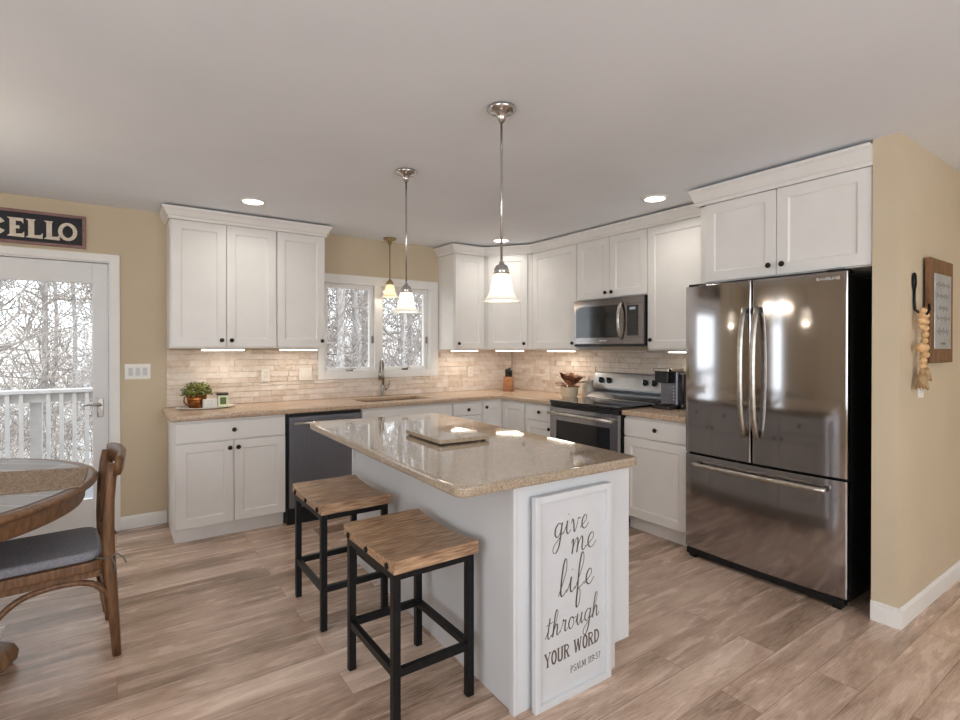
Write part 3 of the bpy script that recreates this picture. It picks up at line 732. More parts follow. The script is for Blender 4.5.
for q in (.02, W - .1): MB(mx).box(q, q + .08, -.08, .03, 1.7785, 1.793).build('hinge_cover', 'black_plastic', t)
# maker's lettering on the upper right door: simple stroke letters
SF = {'A': [[(0, 0), (.5, 1), (1, 0)]], 'M': [[(0, 0), (0, 1), (.5, .2), (1, 1), (1, 0)]], 'U': [[(0, 1), (0, .2), (.2, 0), (.8, 0), (1, .2), (1, 1)]],
      'N': [[(0, 0), (0, 1), (1, 0), (1, 1)]], 'G': [[(1, .8), (.8, 1), (.2, 1), (0, .8), (0, .2), (.2, 0), (.8, 0), (1, .2), (1, .5), (.6, .5)]],
      'S': [[(1, .8), (.8, 1), (.2, 1), (0, .8), (0, .62), (.2, .52), (.8, .48), (1, .38), (1, .2), (.8, 0), (.2, 0), (0, .2)]]}
def ribbon(m, pts, w0, to3, th=.0006, cal=0):
    """flat band along 2-D points; to3 maps (u, v, n) to 3-D; cal: calligraphic swell on down strokes"""
    P = [Vector(p) for p in pts]; n = len(P); L = []; Rr = []
    for i in range(n):
        d = (P[min(i + 1, n - 1)] - P[max(i - 1, 0)])
        if d.length < 1e-9: d = Vector((1, 0))
        d.normalize(); nr = Vector((-d.y, d.x)); w_ = w0 * (1 + cal * max(0, -d.y)) / 2
        L.append(P[i] + nr * w_); Rr.append(P[i] - nr * w_)
    a = [[m.v(to3(q.x, q.y, k)) for q in L] for k in (0, th)]; b = [[m.v(to3(q.x, q.y, k)) for q in Rr] for k in (0, th)]
    for i in range(n - 1):
        m.face([a[1][i], a[1][i + 1], b[1][i + 1], b[1][i]])
        m.face([a[0][i], a[0][i + 1], a[1][i + 1], a[1][i]]); m.face([b[0][i], b[0][i + 1], b[1][i + 1], b[1][i]])
    m.face([a[0][0], a[1][0], b[1][0], b[0][0]]); m.face([a[0][-1], a[1][-1], b[1][-1], b[0][-1]])
lg = MB(mx); x = W - .143
for ch in 'SAMSUNG':
    for s in SF[ch]:
        ribbon(lg, [(x + p[0] * .0115, 1.738 + p[1] * .0135) for p in s], .0026, lambda u, v, n: (u, bow_at(u) + .0003 + n, v))
    x += .0158
lg.build('lettering', 'silver_text', dr)

# ------------------------------------------------------------------ island
IR = -.0256
IM = thing('kitchen_island', 'white kitchen island with panelled end standing in the middle of the room', 'island', (1.4, 2.4, 0), IR)
def I(x, y): return x - 1.4, y - 2.4
px0, px1, py0, py1 = 1.245 - 1.4, 1.872 - 1.4, 1.508 - 2.4, 3.24 - 2.4
loc = dict(world=False)
MB().box(px0 + .01, px1 - .015, py0 + .02, py1 - .005, .105, .866).build('carcass', 'island_white', IM, **loc)
MB().box(px0 + .01, px1 - .09, py0 + .02, py1 - .005, 0, .104).build('toe_kick', 'island_white', IM, **loc)
MB().prism([(px0, 0), (px1 - .088, 0), (px1 - .088, .105), (px1, .105), (px1, .8655), (px0, .8655)], 'y', py0, py0 + .0195).build('end_panel', 'island_white', IM, bevel=.002, **loc)
MB().box(px0, px0 + .0095, py0 + .02, py1, 0, .8655).build('side_panel', 'island_white', IM, **loc)
for yy in (py0 - .003, py1 - .028): MB().box(px0 - .012, px0 + .006, yy, yy + .03, .0, .8655).build('corner_trim', 'island_white', IM, bevel=.003, **loc)
mxi = Matrix(((0, 1, 0, px1 - .0145), (1, 0, 0, py0 + .02), (0, 0, 1, 0), (0, 0, 0, 1)))
wi = (py1 - py0 - .03) / 4
for k in range(4):
    a, b = k * wi + g, (k + 1) * wi - g
    m = MB(mxi); m.box(a, b, .0005, .0195, .715, .85); o = m.build('drawer', 'island_white', IM, bevel=.0025, **loc)
    q = MB(mxi); q.lathe([(0, 0), (.006, 0), (.006, .012), (.015, .017), (.014, .027), (0, .029)], ((a + b) / 2, .02, .78), n=12, axis='y'); q.build('knob', 'knob_bronze', o, smooth=True, **loc)
    m = MB(mxi); shaker(m, a, b, .112, .707, .0005); o = m.build('door', 'island_white', IM, bevel=.0025, **loc)
    q = MB(mxi); q.lathe([(0, 0), (.006, 0), (.006, .012), (.015, .017), (.014, .027), (0, .029)], (b - .035 if k % 2 == 0 else a + .035, .02, .66), n=12, axis='y'); q.build('knob', 'knob_bronze', o, smooth=True, **loc)
# island top
tx0, tx1, ty0, ty1 = .967 - 1.4, 1.892 - 1.4, 1.455 - 2.4, 3.294 - 2.4
def rrect(x0, x1, y0, y1, r, n=8):
    P = []
    for cx, cy, a0 in ((x1 - r, y1 - r, 0), (x0 + r, y1 - r, 90), (x0 + r, y0 + r, 180), (x1 - r, y0 + r, 270)):
        P += [(cx + r * cos(R(a0 + 90 * i / n)), cy + r * sin(R(a0 + 90 * i / n))) for i in range(n + 1)]
    return P
o = MB().prism(rrect(tx0, tx1, ty0, ty1, .055), 'z', .8662, .906).build('island_countertop', 'island_granite', bevel=.011, seg=3, world=False)
o.location = (1.4, 2.4, 0); o.rotation_euler = (0, 0, IR); tag(o, 'polished speckled granite slab with rounded corners topping the island', 'countertop')
t = thing('granite_board', 'small square granite board lying on the island countertop', 'cutting board', (1.425, 2.345, .9062), R(-2))
MB().prism(rrect(-.145, .145, -.2, .2, .012, 4), 'z', .007, .027).build('slab', 'island_granite', t, bevel=.002, world=False)
for a in (-.12, .12):
    for b in (-.17, .17): MB().lathe([(0, 0), (.012, 0), (.012, .007), (0, .007)], (a, b, 0), n=10).build('foot', 'rubber', t, world=False)

# ---- board sign with lettering, leaning against the island end
BW, BH = .415, .815
t = thing('board_sign', 'tall framed white board with brown scripture lettering, leaning against the island end', 'sign', (1.49, 1.475, 0), IR * .5)
bm_ = Matrix(((1, 0, 0, -BW / 2), (0, -1, 0, 0), (0, 0, 1, 0), (0, 0, 0, 1)))
MB(bm_).box(.012, BW - .012, -.012, -.004, .012, BH - .012).build('panel', 'sign_white', t, world=False)
f = MB(bm_); q = .026
f.box(0, q, -.015, .01, 0, BH); f.box(BW - q, BW, -.015, .01, 0, BH); f.box(q, BW - q, -.015, .01, 0, q); f.box(q, BW - q, -.015, .01, BH - q, BH)
f.build('frame', 'island_white', t, bevel=.002, world=False)
def crom(P, n=10):
    P = [Vector(p) for p in P]; P = [P[0] * 2 - P[1]] + P + [P[-1] * 2 - P[-2]]; out = []
    for i in range(1, len(P) - 2):
        for k in range(n):
            u = k / n; a, b, c, d = P[i - 1:i + 3]
            out.append(.5 * ((2 * b) + (c - a) * u + (2 * a - 5 * b + 4 * c - d) * u * u + (3 * b - a - 3 * c + d) * u ** 3))
    out.append(P[-2]); return out
GL = {
 'i': (.75, [[(0, .1), (.25, .6), (.36, 1.0), (.32, .5), (.38, .1), (.52, .0), (.75, .25)], [(.44, 1.42), (.47, 1.5)]]),
 'e': (.88, [[(0, .15), (.3, .35), (.62, .65), (.6, .95), (.4, 1.0), (.2, .7), (.2, .25), (.42, 0), (.65, .06), (.9, .35)]]),
 'v': (.95, [[(0, .7), (.12, 1.0), (.25, .75), (.34, .1), (.42, 0), (.6, .4), (.72, .95), (.82, .9), (.98, .92)]]),
 'g': (.95, [[(.75, .85), (.5, 1.02), (.2, .75), (.15, .25), (.4, 0), (.65, .3), (.78, 1.0), (.72, .2), (.6, -.7), (.32, -1.15), (.05, -1.0), (.1, -.6), (.5, -.2), (.95, .25)]]),
 'm': (1.3, [[(0, .75), (.14, 1.0), (.18, .6), (.13, 0), (.25, .6), (.48, 1.0), (.58, .7), (.53, 0), (.65, .6), (.88, 1.0), (.98, .7), (.96, .2), (1.1, 0), (1.32, .25)]]),
 'l': (.72, [[(0, .1), (.3, .7), (.6, 1.6), (.56, 2.3), (.38, 2.2), (.25, 1.4), (.2, .4), (.3, .0), (.5, .05), (.72, .3)]]),
 'f': (.85, [[(0, .1), (.35, .8), (.68, 1.7), (.62, 2.3), (.44, 2.2), (.3, 1.3), (.25, 0), (.2, -.9), (.3, -1.2), (.5, -.85), (.5, -.2), (.36, .05), (.65, .15), (.88, .35)]]),
 't': (.66, [[(0, .1), (.25, .7), (.4, 1.75), (.3, .8), (.27, .2), (.42, 0), (.66, .25)], [(.02, 1.18), (.3, 1.24), (.74, 1.3)]]),
 'h': (.95, [[(0, .1), (.3, .8), (.56, 1.8), (.5, 2.2), (.34, 2.0), (.22, 1.0), (.17, 0), (.28, .55), (.52, 1.0), (.62, .7), (.6, .2), (.72, 0), (.96, .25)]]),
 'r': (.85, [[(0, .1), (.25, .7), (.3, 1.1), (.4, .92), (.6, .95), (.55, .5), (.56, .1), (.68, 0), (.87, .25)]]),
 'o': (.92, [[(.55, .95), (.3, .95), (.12, .5), (.25, .05), (.5, 0), (.68, .4), (.6, .9), (.45, .95), (.7, .8), (.95, .85)]]),
 'u': (.95, [[(0, .3), (.2, 1.0), (.16, .4), (.3, 0), (.5, .2), (.7, 1.0), (.64, .4), (.75, 0), (.97, .25)]])}
def script_word(m, word, u0, u1, v, slope, w0):
    tot = sum(GL[c][0] for c in word); s = (u1 - u0) / tot; x = 0
    sv = {'give': .95, 'me': .9, 'life': .98, 'through': .95}[word] * s
    for c in word:
        wd, st = GL[c]
        for k in st:
            pts = crom([(p[0] + x + .16 * p[1] * .5, p[1]) for p in k], 8)
            P = [(u0 + p.x * s, v + p.y * sv + slope * p.x * s) for p in pts]
            ribbon(m, P, w0, lambda a, b, n: (a * 1.0, -.0039 + n, b), .0006, 1.3)
        x += wd
U = lambda f: f * BW
Vv = lambda f: BH * (1 - f)
def line(fn, *a):
    m = MB(bm_); fn(m, *a); m.build('lettering', 'ink_brown', t, world=False)
line(script_word, 'give', U(.24), U(.70), Vv(.215), .06, .0030)
line(script_word, 'me', U(.46), U(.80), Vv(.315), .06, .0030)
line(script_word, 'life', U(.30), U(.77), Vv(.505), .08, .0034)
line(script_word, 'through', U(.14), U(.85), Vv(.685), .06, .0026)
ARC = lambda cx, cy, rx, ry, a0, a1, n=10: [(cx + rx * cos(R(a0 + (a1 - a0) * i / n)), cy + ry * sin(R(a0 + (a1 - a0) * i / n))) for i in range(n + 1)]
# condensed slab capitals: (width, [(weight, points)]) heavy strokes 1, hairlines .4
SE = lambda x0, x1, y: (.45, [(x0, y), (x1, y)])
CP = {
 'Y': (.6, [(1, [(.08, 1), (.3, .45)]), (.45, [(.52, 1), (.3, .45)]), (1, [(.3, .47), (.3, 0)]), SE(0, .22, 1), SE(.4, .62, 1), SE(.18, .42, 0)]),
 'O': (.55, [(1, ARC(.27, .5, .19, .48, 90, 270)), (1, ARC(.27, .5, .19, .48, -90, 90))]),
 'U': (.6, [(1, [(.12, 1), (.12, .25)] + ARC(.29, .2, .17, .18, 180, 360) + [(.46, 1)]), SE(.0, .24, 1), SE(.36, .58, 1)]),
 'R': (.6, [(1, [(.12, 0), (.12, 1)]), (.7, [(.12, .97)] + ARC(.25, .75, .2, .22, 90, -90) + [(.12, .53)]), (1, [(.28, .52), (.46, .02)]), SE(0, .24, 0), SE(0, .2, 1), SE(.36, .58, 0)]),
 'W': (.85, [(1, [(.1, 1), (.24, 0)]), (.5, [(.24, 0), (.42, .9)]), (1, [(.42, 1), (.56, 0)]), (.5, [(.56, 0), (.72, 1)]), SE(0, .2, 1), SE(.62, .82, 1)]),
 'D': (.6, [(1, [(.12, 0), (.12, 1)]), (.9, [(.12, .97)] + ARC(.2, .5, .28, .47, 80, -80) + [(.12, .03)]), SE(0, .2, 0), SE(0, .2, 1)]),
 'P': (.55, [(1, [(.12, 0), (.12, 1)]), (.8, [(.12, .97)] + ARC(.24, .72, .2, .25, 90, -90) + [(.12, .47)]), SE(0, .26, 0)]),
 'S': (.5, [(.9, [(.42, .85), (.3, .98), (.12, .92), (.08, .72), (.22, .55), (.38, .42), (.42, .2), (.3, .03), (.14, .03), (.05, .18)])]),
 'A': (.6, [(.5, [(.1, 0), (.3, 1)]), (1, [(.3, 1), (.48, 0)]), (.45, [(.17, .32), (.42, .32)]), SE(.0, .2, 0), SE(.38, .6, 0)]),
 'L': (.5, [(1, [(.12, 0), (.12, 1)]), (.6, [(.06, .03), (.44, .03), (.45, .25)]), SE(0, .24, 1)]),
 'M': (.8, [(.6, [(.1, 0), (.12, 1)]), (1, [(.14, 1), (.36, .1)]), (.5, [(.36, .1), (.6, 1)]), (1, [(.62, 1), (.64, 0)]), SE(0, .2, 0), SE(.54, .76, 0)]),
 '1': (.35, [(1, [(.2, 0), (.2, 1), (.05, .85)]), SE(.08, .32, 0)]),
 '9': (.5, [(.9, ARC(.24, .7, .16, .26, 0, 360, 14)), (.9, [(.4, .7), (.36, .3), (.22, .04), (.08, .08)])]),
 ':': (.25, [(1.2, [(.1, .15), (.1, .3)]), (1.2, [(.1, .65), (.1, .8)])]),
 '3': (.5, [(.9, [(.06, .85), (.2, .98), (.36, .85), (.34, .65), (.2, .54), (.36, .44), (.42, .22), (.26, .03), (.05, .12)])]),
 '7': (.48, [(.6, [(.04, .8), (.06, .96), (.44, .96)]), (.9, [(.43, .95), (.2, 0)])]),
 ' ': (.35, [])}
def caps(m, text, u0, u1, v, hgt, wt, slope):
    tot = sum(CP[c][0] for c in text); s = (u1 - u0) / tot; x = 0
    for c in text:
        wd, st = CP[c]
        for (ww, P) in st:
            ribbon(m, [(u0 + (x + p[0]) * s, v + p[1] * hgt + slope * (x + p[0]) * s) for p in P], wt * ww, lambda a, b, n: (a, -.0039 + n, b), .0006)
        x += wd
line(caps, 'YOUR WORD', U(.13), U(.86), Vv(.815), .052, .0075, .05)
line(caps, 'PSALM 119:37', U(.46), U(.87), Vv(.892), .026, .0032, .04)

# ------------------------------------------------------------------ stools
def make_stool(label):
    t = thing('bar_stool', label, 'stool', (0, 0, 0), 0, 'saddle-seat stools at the island')
    sw, sl, zt, n = .182, .25, .622, 14
    s = MB(); pol = []
    for i in range(n + 1):
        f = -1 + 2 * i / n; pol.append((f * sl, zt - .020 * (1 - f * f)))
    pol += [(sl, zt - .05), (-sl, zt - .05)]
    s.prism(pol, 'x', -sw, sw)
    s.build('seat', 'stool_wood', t, bevel=.003, world=False)
    lx, ly, q = .16, .213, .015
    zf = zt - .051
    for a in (-1, 1):
        for b in (-1, 1): MB().box(a * lx - q, a * lx + q, b * ly - q, b * ly + q, 0, zf).build('leg', 'black_metal', t, bevel=.002, world=False)
    f = MB(); k = .0145
    for b in (-1, 1): f.box(-lx + q, lx - q, b * ly - k, b * ly + k, zf - .03, zf - .0005)
    for a in (-1, 1): f.box(a * lx - k, a * lx + k, -ly + q, ly - q, zf - .03, zf - .0005)
    f.build('seat_frame', 'black_metal', t, world=False)
    for b in (-1, 1): MB().box(-lx + q, lx - q, b * ly - .012, b * ly + .012, .185, .215).build('stretcher', 'black_metal', t, bevel=.002, world=False)
    for a in (-1, 1): MB().box(a * lx - .012, a * lx + .012, -ly + q, ly - q, .185, .215).build('stretcher', 'black_metal', t, bevel=.002, world=False)
    for a in (-1,):
        for y in (-.19, 0, .19): MB().lathe([(0, 0), (.013, 0), (.011, .007), (0, .009)] if a > 0 else [(0, 0), (.013, 0), (.011, -.007), (0, -.009)], (a * (sw + .0002), y, zt - .035), n=10, axis='x').build('bolt', 'black_metal', t, smooth=True, world=False)
    return t
st = make_stool('wooden saddle-seat stool on black metal legs, nearest to the lettered board')
st.location = (.985, 1.925, 0)
dup(st, (.985, 2.72, 0), 'wooden saddle-seat stool on black metal legs, in front of the dishwasher')

# ------------------------------------------------------------------ dining table, chair
t = thing('dining_table', 'round wooden pedestal dining table with grey inlaid top at the left edge', 'table', (-.93, 3.17, 0))
TX, TY, TR = -.925, 3.17, .85
MB().lathe([(0, .735), (TR - .06, .735), (TR - .02, .728), (TR, .738), (TR + .004, .748), (TR - .004, .758), (TR - .03, .762), (TR - .034, .76), (0, .76)], (TX, TY, 0), n=96).build('rim', 'table_wood', t, smooth=True)
MB().lathe([(0, .7605), (TR - .05, .7605), (TR - .05, .762), (0, .762)], (TX, TY, 0), n=96).build('inlaid_top', 'table_inlay', t)
MB().lathe([(TR - .13, .65), (TR - .055, .65), (TR - .05, .66), (TR - .045, .727), (TR - .06, .734), (TR - .13, .734)], (TX, TY, 0), n=96, close=True).build('apron', 'table_wood', t, smooth=True)
MB().lathe([(0, .735), (.26, .735), (.26, .70), (.12, .68), (.09, .6), (.12, .5), (.14, .38), (.1, .28), (.15, .2), (.16, .12), (0, .12)], (TX, TY, 0), n=32).build('pedestal', 'table_wood', t, smooth=True)
for k in range(4):
    a = R(-18 + 90 * k); ca, sa = cos(a), sin(a); fm = MB(Matrix(((ca, -sa, 0, TX), (sa, ca, 0, TY), (0, 0, 1, 0), (0, 0, 0, 1))))
    top = [(.08, .3), (.2, .2), (.35, .13), (.45, .105), (.53, .1), (.575, .085), (.59, .055), (.585, .02), (.565, 0)]
    bot = [(.47, 0), (.42, .03), (.33, .055), (.2, .09), (.08, .12)]
    fm.prism(top + bot, 'y', -.045, .045); fm.build('foot', 'table_wood', t, bevel=.008)
# woven placemat
pm = [(-.62, 2.96), (-.125, 2.885), (-.118, 3.34), (-.6, 3.5)]
t = MB(); t.hexa([(x, y, .7622) for x, y in pm] + [(x, y, .7655) for x, y in pm])
o = t.build('placemat', 'jute_mat'); tag(o, 'woven tan rectangular placemat lying on the round table', 'placemat')

CR = R(4.5)
t = thing('dining_chair', 'brown wooden dining chair with arched stretchers, pulled up to the round table', 'chair', (-.267, 3.02, 0), CR)
def post(y):
    p = MB(); pts = [(.252, y, 0), (.24, y, .2), (.226, y, .42), (.222, y, .55), (.225, y, .7), (.234, y, .81), (.242, y, .862)]
    rs = [.017, .021, .024, .023, .021, .02, .018]
    p.tube(pts, rs, 8, flat=(1.0, 1.0)); return p
for y in (-.2, .2): post(y).build('back_post', 'chair_wood', t, smooth=True, world=False)
# top rail, curved in plan
tr = MB(); A = []; B = []
for i in range(13):
    f = -1 + i / 6; x = .252 + .03 * (1 - f * f); y = f * .225
    A.append((x, y)); 
rows = []
for (dx, z) in ((-.013, .868), (.013, .872), (.022, .94), (.012, .952), (-.006, .948)):
    rows.append([tr.v((x + dx, y, z - .06 + .014 * (1 - (y / .225) ** 2))) for x, y in A])
for k in range(5):
    a, b = rows[k], rows[(k + 1) % 5]
    for i in range(12): tr.face([a[i], a[i + 1], b[i + 1], b[i]])
tr.face([r[0] for r in rows]); tr.face([r[-1] for r in rows])
tr.build('top_rail', 'chair_wood', t, smooth=True, world=False)
for s in (-1, 1):   # crossed back splats
    sp = MB(); sp.tube([(.226, -.19 * s, .5), (.234, -.06 * s, .62), (.246, .05 * s, .74), (.254, .17 * s, .83)], .013, 8, flat=(1, .55)); sp.build('cross_brace', 'chair_wood', t, smooth=True, world=False)
MB().prism(rrect(-.235, .215, -.225, .225, .06, 6), 'z', .405, .447).build('seat', 'chair_wood', t, bevel=.006, world=False)
ap = MB()
for y in (-.205, .185): ap.box(-.2, .19, y, y + .02, .374, .404)
ap.box(-.2, -.18, -.185, .185, .374, .404); ap.box(.18, .2, -.185, .185, .374, .404); ap.build('apron', 'chair_wood', t, world=False)
for y in (-.19, .19): MB().tube([(-.205, y, 0), (-.2, y, .2), (-.195, y, .404)], [.016, .02, .022], 8).build('front_leg', 'chair_wood', t, smooth=True, world=False)
for y in (-.2, .2): 
    a = MB(); a.tube([(p.x, y, p.y) for p in crom([(.232, .22), (.215, .29), (.16, .348), (.07, .368), (-.03, .36), (-.1, .33), (-.16, .265), (-.19, .18)], 4)], .013, 8); a.build('arched_stretcher', 'chair_wood', t, smooth=True, world=False)
a = MB(); a.tube([(-.195, -.18, .2), (-.19, -.13, .3), (-.19, 0, .34), (-.19, .13, .3), (-.195, .18, .2)], .012, 8); a.build('arched_stretcher', 'chair_wood', t, smooth=True, world=False)
a = MB(); a.tube([(.215, -.18, .2), (.2, -.13, .3), (.195, 0, .34), (.2, .13, .3), (.215, .18, .2)], .012, 8); a.build('arched_stretcher', 'chair_wood', t, smooth=True, world=False)
t = thing('seat_cushion', 'grey tied cushion on the seat of the brown dining chair', 'cushion', (-.267, 3.02, .4475), CR)
pad = MB(); pad.prism(rrect(-.23, .203, -.215, .215, .07, 8), 'z', 0, .042); pad.build('pad', 'cushion_grey', t, bevel=.016, seg=4, world=False)
for y in (-.2, .2):
    k = MB(); s = 1 if y > 0 else -1
    k.tube([(.17, y - .01 * s, .01), (.2, y + .026 * s, .006), (.232, y + .02 * s, .005), (.24, y + .0 * s, .004)], .004, 6)
    k.tube([(.232, y + .022 * s, .006), (.25, y + .03 * s, .02), (.275, y + .03 * s, -.005), (.285, y + .03 * s, -.03)], .004, 6)
    k.tube([(.232, y + .022 * s, .006), (.245, y + .04 * s, -.03), (.24, y + .042 * s, -.055)], .004, 6)
    k.build('tie', 'twine', t, smooth=True, world=False)

# ------------------------------------------------------------------ ceiling fixtures
def pendant(x, y, zb, label, r=.105, h=.155, glass='alabaster_glass', metal='chrome', power=1.6):
    t = thing('pendant_light', label, 'lamp', (x, y, zb), 0, 'bell-shade pendant lamps')
    MB().lathe([(0, H - .001), (.062, H - .001), (.064, H - .012), (.05, H - .022), (.022, H - .03), (.02, H - .05), (.012, H - .065), (0, H - .065)], (x, y, 0), n=28).build('canopy', metal, t, smooth=True)
    MB().tube([(x, y, H - .06), (x, y, zb + h + .05)], .0055, 10).build('rod', metal, t, smooth=True)
    MB().lathe([(0, .055), (.009, .053), (.012, .04), (.024, .034), (.033, .018), (.035, .0), (.03, -.004), (0, -.004)], (x, y, zb + h), n=24).build('socket_cap', metal, t, smooth=True)
    pr = [(.03, h), (.037, h - .008), (.0415, h - .025), (.047, h - .055), (.052, h - .078), (.06, h - .098), (.073, h - .113), (.086, h - .122)]
    inn = [(a - .004, b) for a, b in reversed(pr)]
    MB().lathe(pr + inn, (x, y, zb), n=36, close=True).build('shade', glass, t, smooth=True)
    MB().lathe([(0, .03), (.012, .034), (.021, .046), (.024, .06), (.02, .077), (.012, .09), (.011, .115), (0, .115)], (x, y, zb), n=18).build('bulb', 'bulb_glow', t, smooth=True)
    l = bpy.data.lights.new('pendant_bulb_light', 'POINT'); l.energy = power; l.color = (1, .88, .72); l.shadow_soft_size = .03
    o = bpy.data.objects.new('pendant_bulb_light', l); COL.objects.link(o); o.location = (x, y, zb + .015)
    return t
pendant(1.388, 1.818, 1.582, 'chrome pendant lamp with white bell shade, nearest of the three, over the island front', h=.122)
pendant(1.42, 2.795, 1.588, 'chrome pendant lamp with white bell shade over the far half of the island', h=.122)
pendant(2.163, 4.60, 1.862, 'small aged-metal pendant lamp with cream bell shade, in front of the sink window', .086, .122, 'amber_alabaster', 'aged_brass', 1.4)
for (x, y, lb) in ((.809, 3.997, 'round recessed ceiling light above the cabinets left of the window'), (3.109, 2.295, 'round recessed ceiling light closest to the refrigerator cabinet'), (3.091, 4.056, 'round recessed ceiling light near the corner cabinet, behind the tallest pendant rod')):
    t = thing('recessed_light', lb, 'light', (x, y, H - .01), 0, 'recessed ceiling lights')
    MB().lathe([(.068, -.001), (.094, -.001), (.094, -.006), (.075, -.011), (.068, -.009)], (x, y, H), n=32, close=True).build('trim_ring', 'trim_white', t, smooth=True)
    MB().lathe([(0, -.002), (.068, -.002), (.068, -.008), (0, -.008)], (x, y, H), n=32).build('lens', 'downlight_lens', t)
    l = bpy.data.lights.new('downlight', 'AREA'); l.shape = 'DISK'; l.size = .13; l.energy = 2.6; l.color = (1, .95, .88); l.spread = R(150)
    o = bpy.data.objects.new('downlight', l); COL.objects.link(o); o.location = (x, y, H - .02)

cx, cy, cz = -1.0, 3.15, 1.72
t = thing('chandelier', 'five-light chandelier hanging over the round dining table', 'lamp', (cx, cy, cz))
MB().lathe([(0, H - .001), (.06, H - .001), (.05, H - .02), (.012, H - .04), (0, H - .04)], (cx, cy, 0), n=24).build('canopy', 'nickel', t, smooth=True)
MB().tube([(cx, cy, H - .04), (cx, cy, cz + .05)], .007, 8).lathe([(0, .08), (.03, .05), (.035, .02), (.012, -.04), (0, -.05)], (cx, cy, cz), n=18).build('stem', 'nickel', t, smooth=True)
for k in range(5):
    a = 2 * pi * k / 5 + .3; px, py = cx + .26 * cos(a), cy + .26 * sin(a)
    ar = MB().tube([(cx + .03 * cos(a), cy + .03 * sin(a), cz + .01), (cx + .13 * cos(a), cy + .13 * sin(a), cz - .03), (cx + .22 * cos(a), cy + .22 * sin(a), cz + .0), (px, py, cz + .06)], .007, 8).build('arm', 'nickel', t, smooth=True)
    MB().lathe([(.02, 0), (.04, .02), (.055, .06), (.07, .1), (.067, .1), (.052, .06), (.037, .022), (.02, .004)], (px, py, cz + .06), n=24, close=True).build('shade', 'alabaster_glass', ar, smooth=True)
    MB().lathe([(0, 0), (.012, .01), (.024, .04), (.02, .06), (0, .07)], (px, py, cz + .068), n=14).build('bulb', 'bulb_glow', ar, smooth=True)
    l = bpy.data.lights.new('chandelier_bulb_light', 'POINT'); l.energy = 2.2; l.color = (1, .88, .72); l.shadow_soft_size = .03
    o = bpy.data.objects.new('chandelier_bulb_light', l); COL.objects.link(o); o.location = (px, py, cz + .185)

# ------------------------------------------------------------------ wall plates
def plate(mx, x, z, wd, hh, label, kinds, mt='plate_white', d0=.014):
    p = mx @ Vector((x, d0, z)); t = thing('wall_plate', label, 'wall plate', p)
    MB(mx).box(x - wd / 2, x + wd / 2, d0, d0 + .006, z - hh / 2, z + hh / 2).build('cover', mt, t, bevel=.002)
    n = len(kinds)
    for i, k in enumerate(kinds):
        cx = x + (i - (n - 1) / 2) * .046; y0 = d0 + .0062
        if k == 's':
            MB(mx).hexa([(cx - .014, y0, z - .03), (cx + .014, y0, z - .03), (cx + .014, y0 + .006, z - .03), (cx - .014, y0 + .006, z - .03), (cx - .014, y0, z + .03), (cx + .014, y0, z + .03), (cx + .014, y0 + .002, z + .03), (cx - .014, y0 + .002, z + .03)]).build('switch', 'stone_plate' if mt == 'stone_plate' else 'sign_white', t)
        elif k == 'o':
            for s in (-1, 1):
                q = MB(mx).lathe([(0, 0), (.0165, 0), (.0165, .002), (0, .002)], (cx, y0, z + s * .0195), n=16, axis='y').build('socket', mt, t)
                sm = MB(mx)
                for e in (-1, 1): sm.box(cx + e * .006 - .0012, cx + e * .006 + .0012, y0 + .002, y0 + .0026, z + s * .0195 - .002, z + s * .0195 + .007)
                sm.build('slot', 'black_plastic', q)
    return t
PB = BACK(0, YB)
plate(PB, .137, 1.194, .165, .117, 'white triple switch plate on the tan wall beside the patio door', 'sss', d0=.0005)
plate(PB, 1.058, 1.14, .072, .115, 'cream outlet plate on the stone backsplash, the first right of the plant', 'o', 'stone_plate', .024)
plate(PB, 1.40, 1.14, .115, .115, 'wide cream switch plate on the stone backsplash just left of the window', 'ss', 'stone_plate', .024)
plate(PB, 3.19, 1.115, .072, .115, 'cream outlet plate on the stone backsplash just right of the window', 'o', 'stone_plate', .024)
plate(SIDE(XR, 0), -4.13, 1.09, .072, .115, 'cream outlet plate on the stone backsplash under the tall cabinet by the corner', 'o', 'stone_plate', .024)
PS = BACK(0, .906)
plate(PS, 3.44, 1.175, .072, .115, 'white switch plate on the tan wall behind the bead garland tassels', 's', d0=.0005)

# ------------------------------------------------------------------ signs and hangings
t = thing('wall_sign', 'black wall sign with cream capital letters above the patio door', 'sign', (-.66, YB, 2.09))
sx0, sx1, z0, z1 = -1.12, -.178, 2.095, 2.329
MB(PB).box(sx0 + .018, sx1 - .018, .0005, .014, z0 + .018, z1 - .018).build('board', 'sign_black', t)
f = MB(PB); q = .02
f.box(sx0, sx0 + q, .0005, .022, z0, z1); f.box(sx1 - q, sx1, .0005, .022, z0, z1); f.box(sx0 + q, sx1 - q, .0005, .022, z0, z0 + q); f.box(sx0 + q, sx1 - q, .0005, .022, z1 - q, z1)
f.build('frame', 'sign_wood', t, bevel=.002)
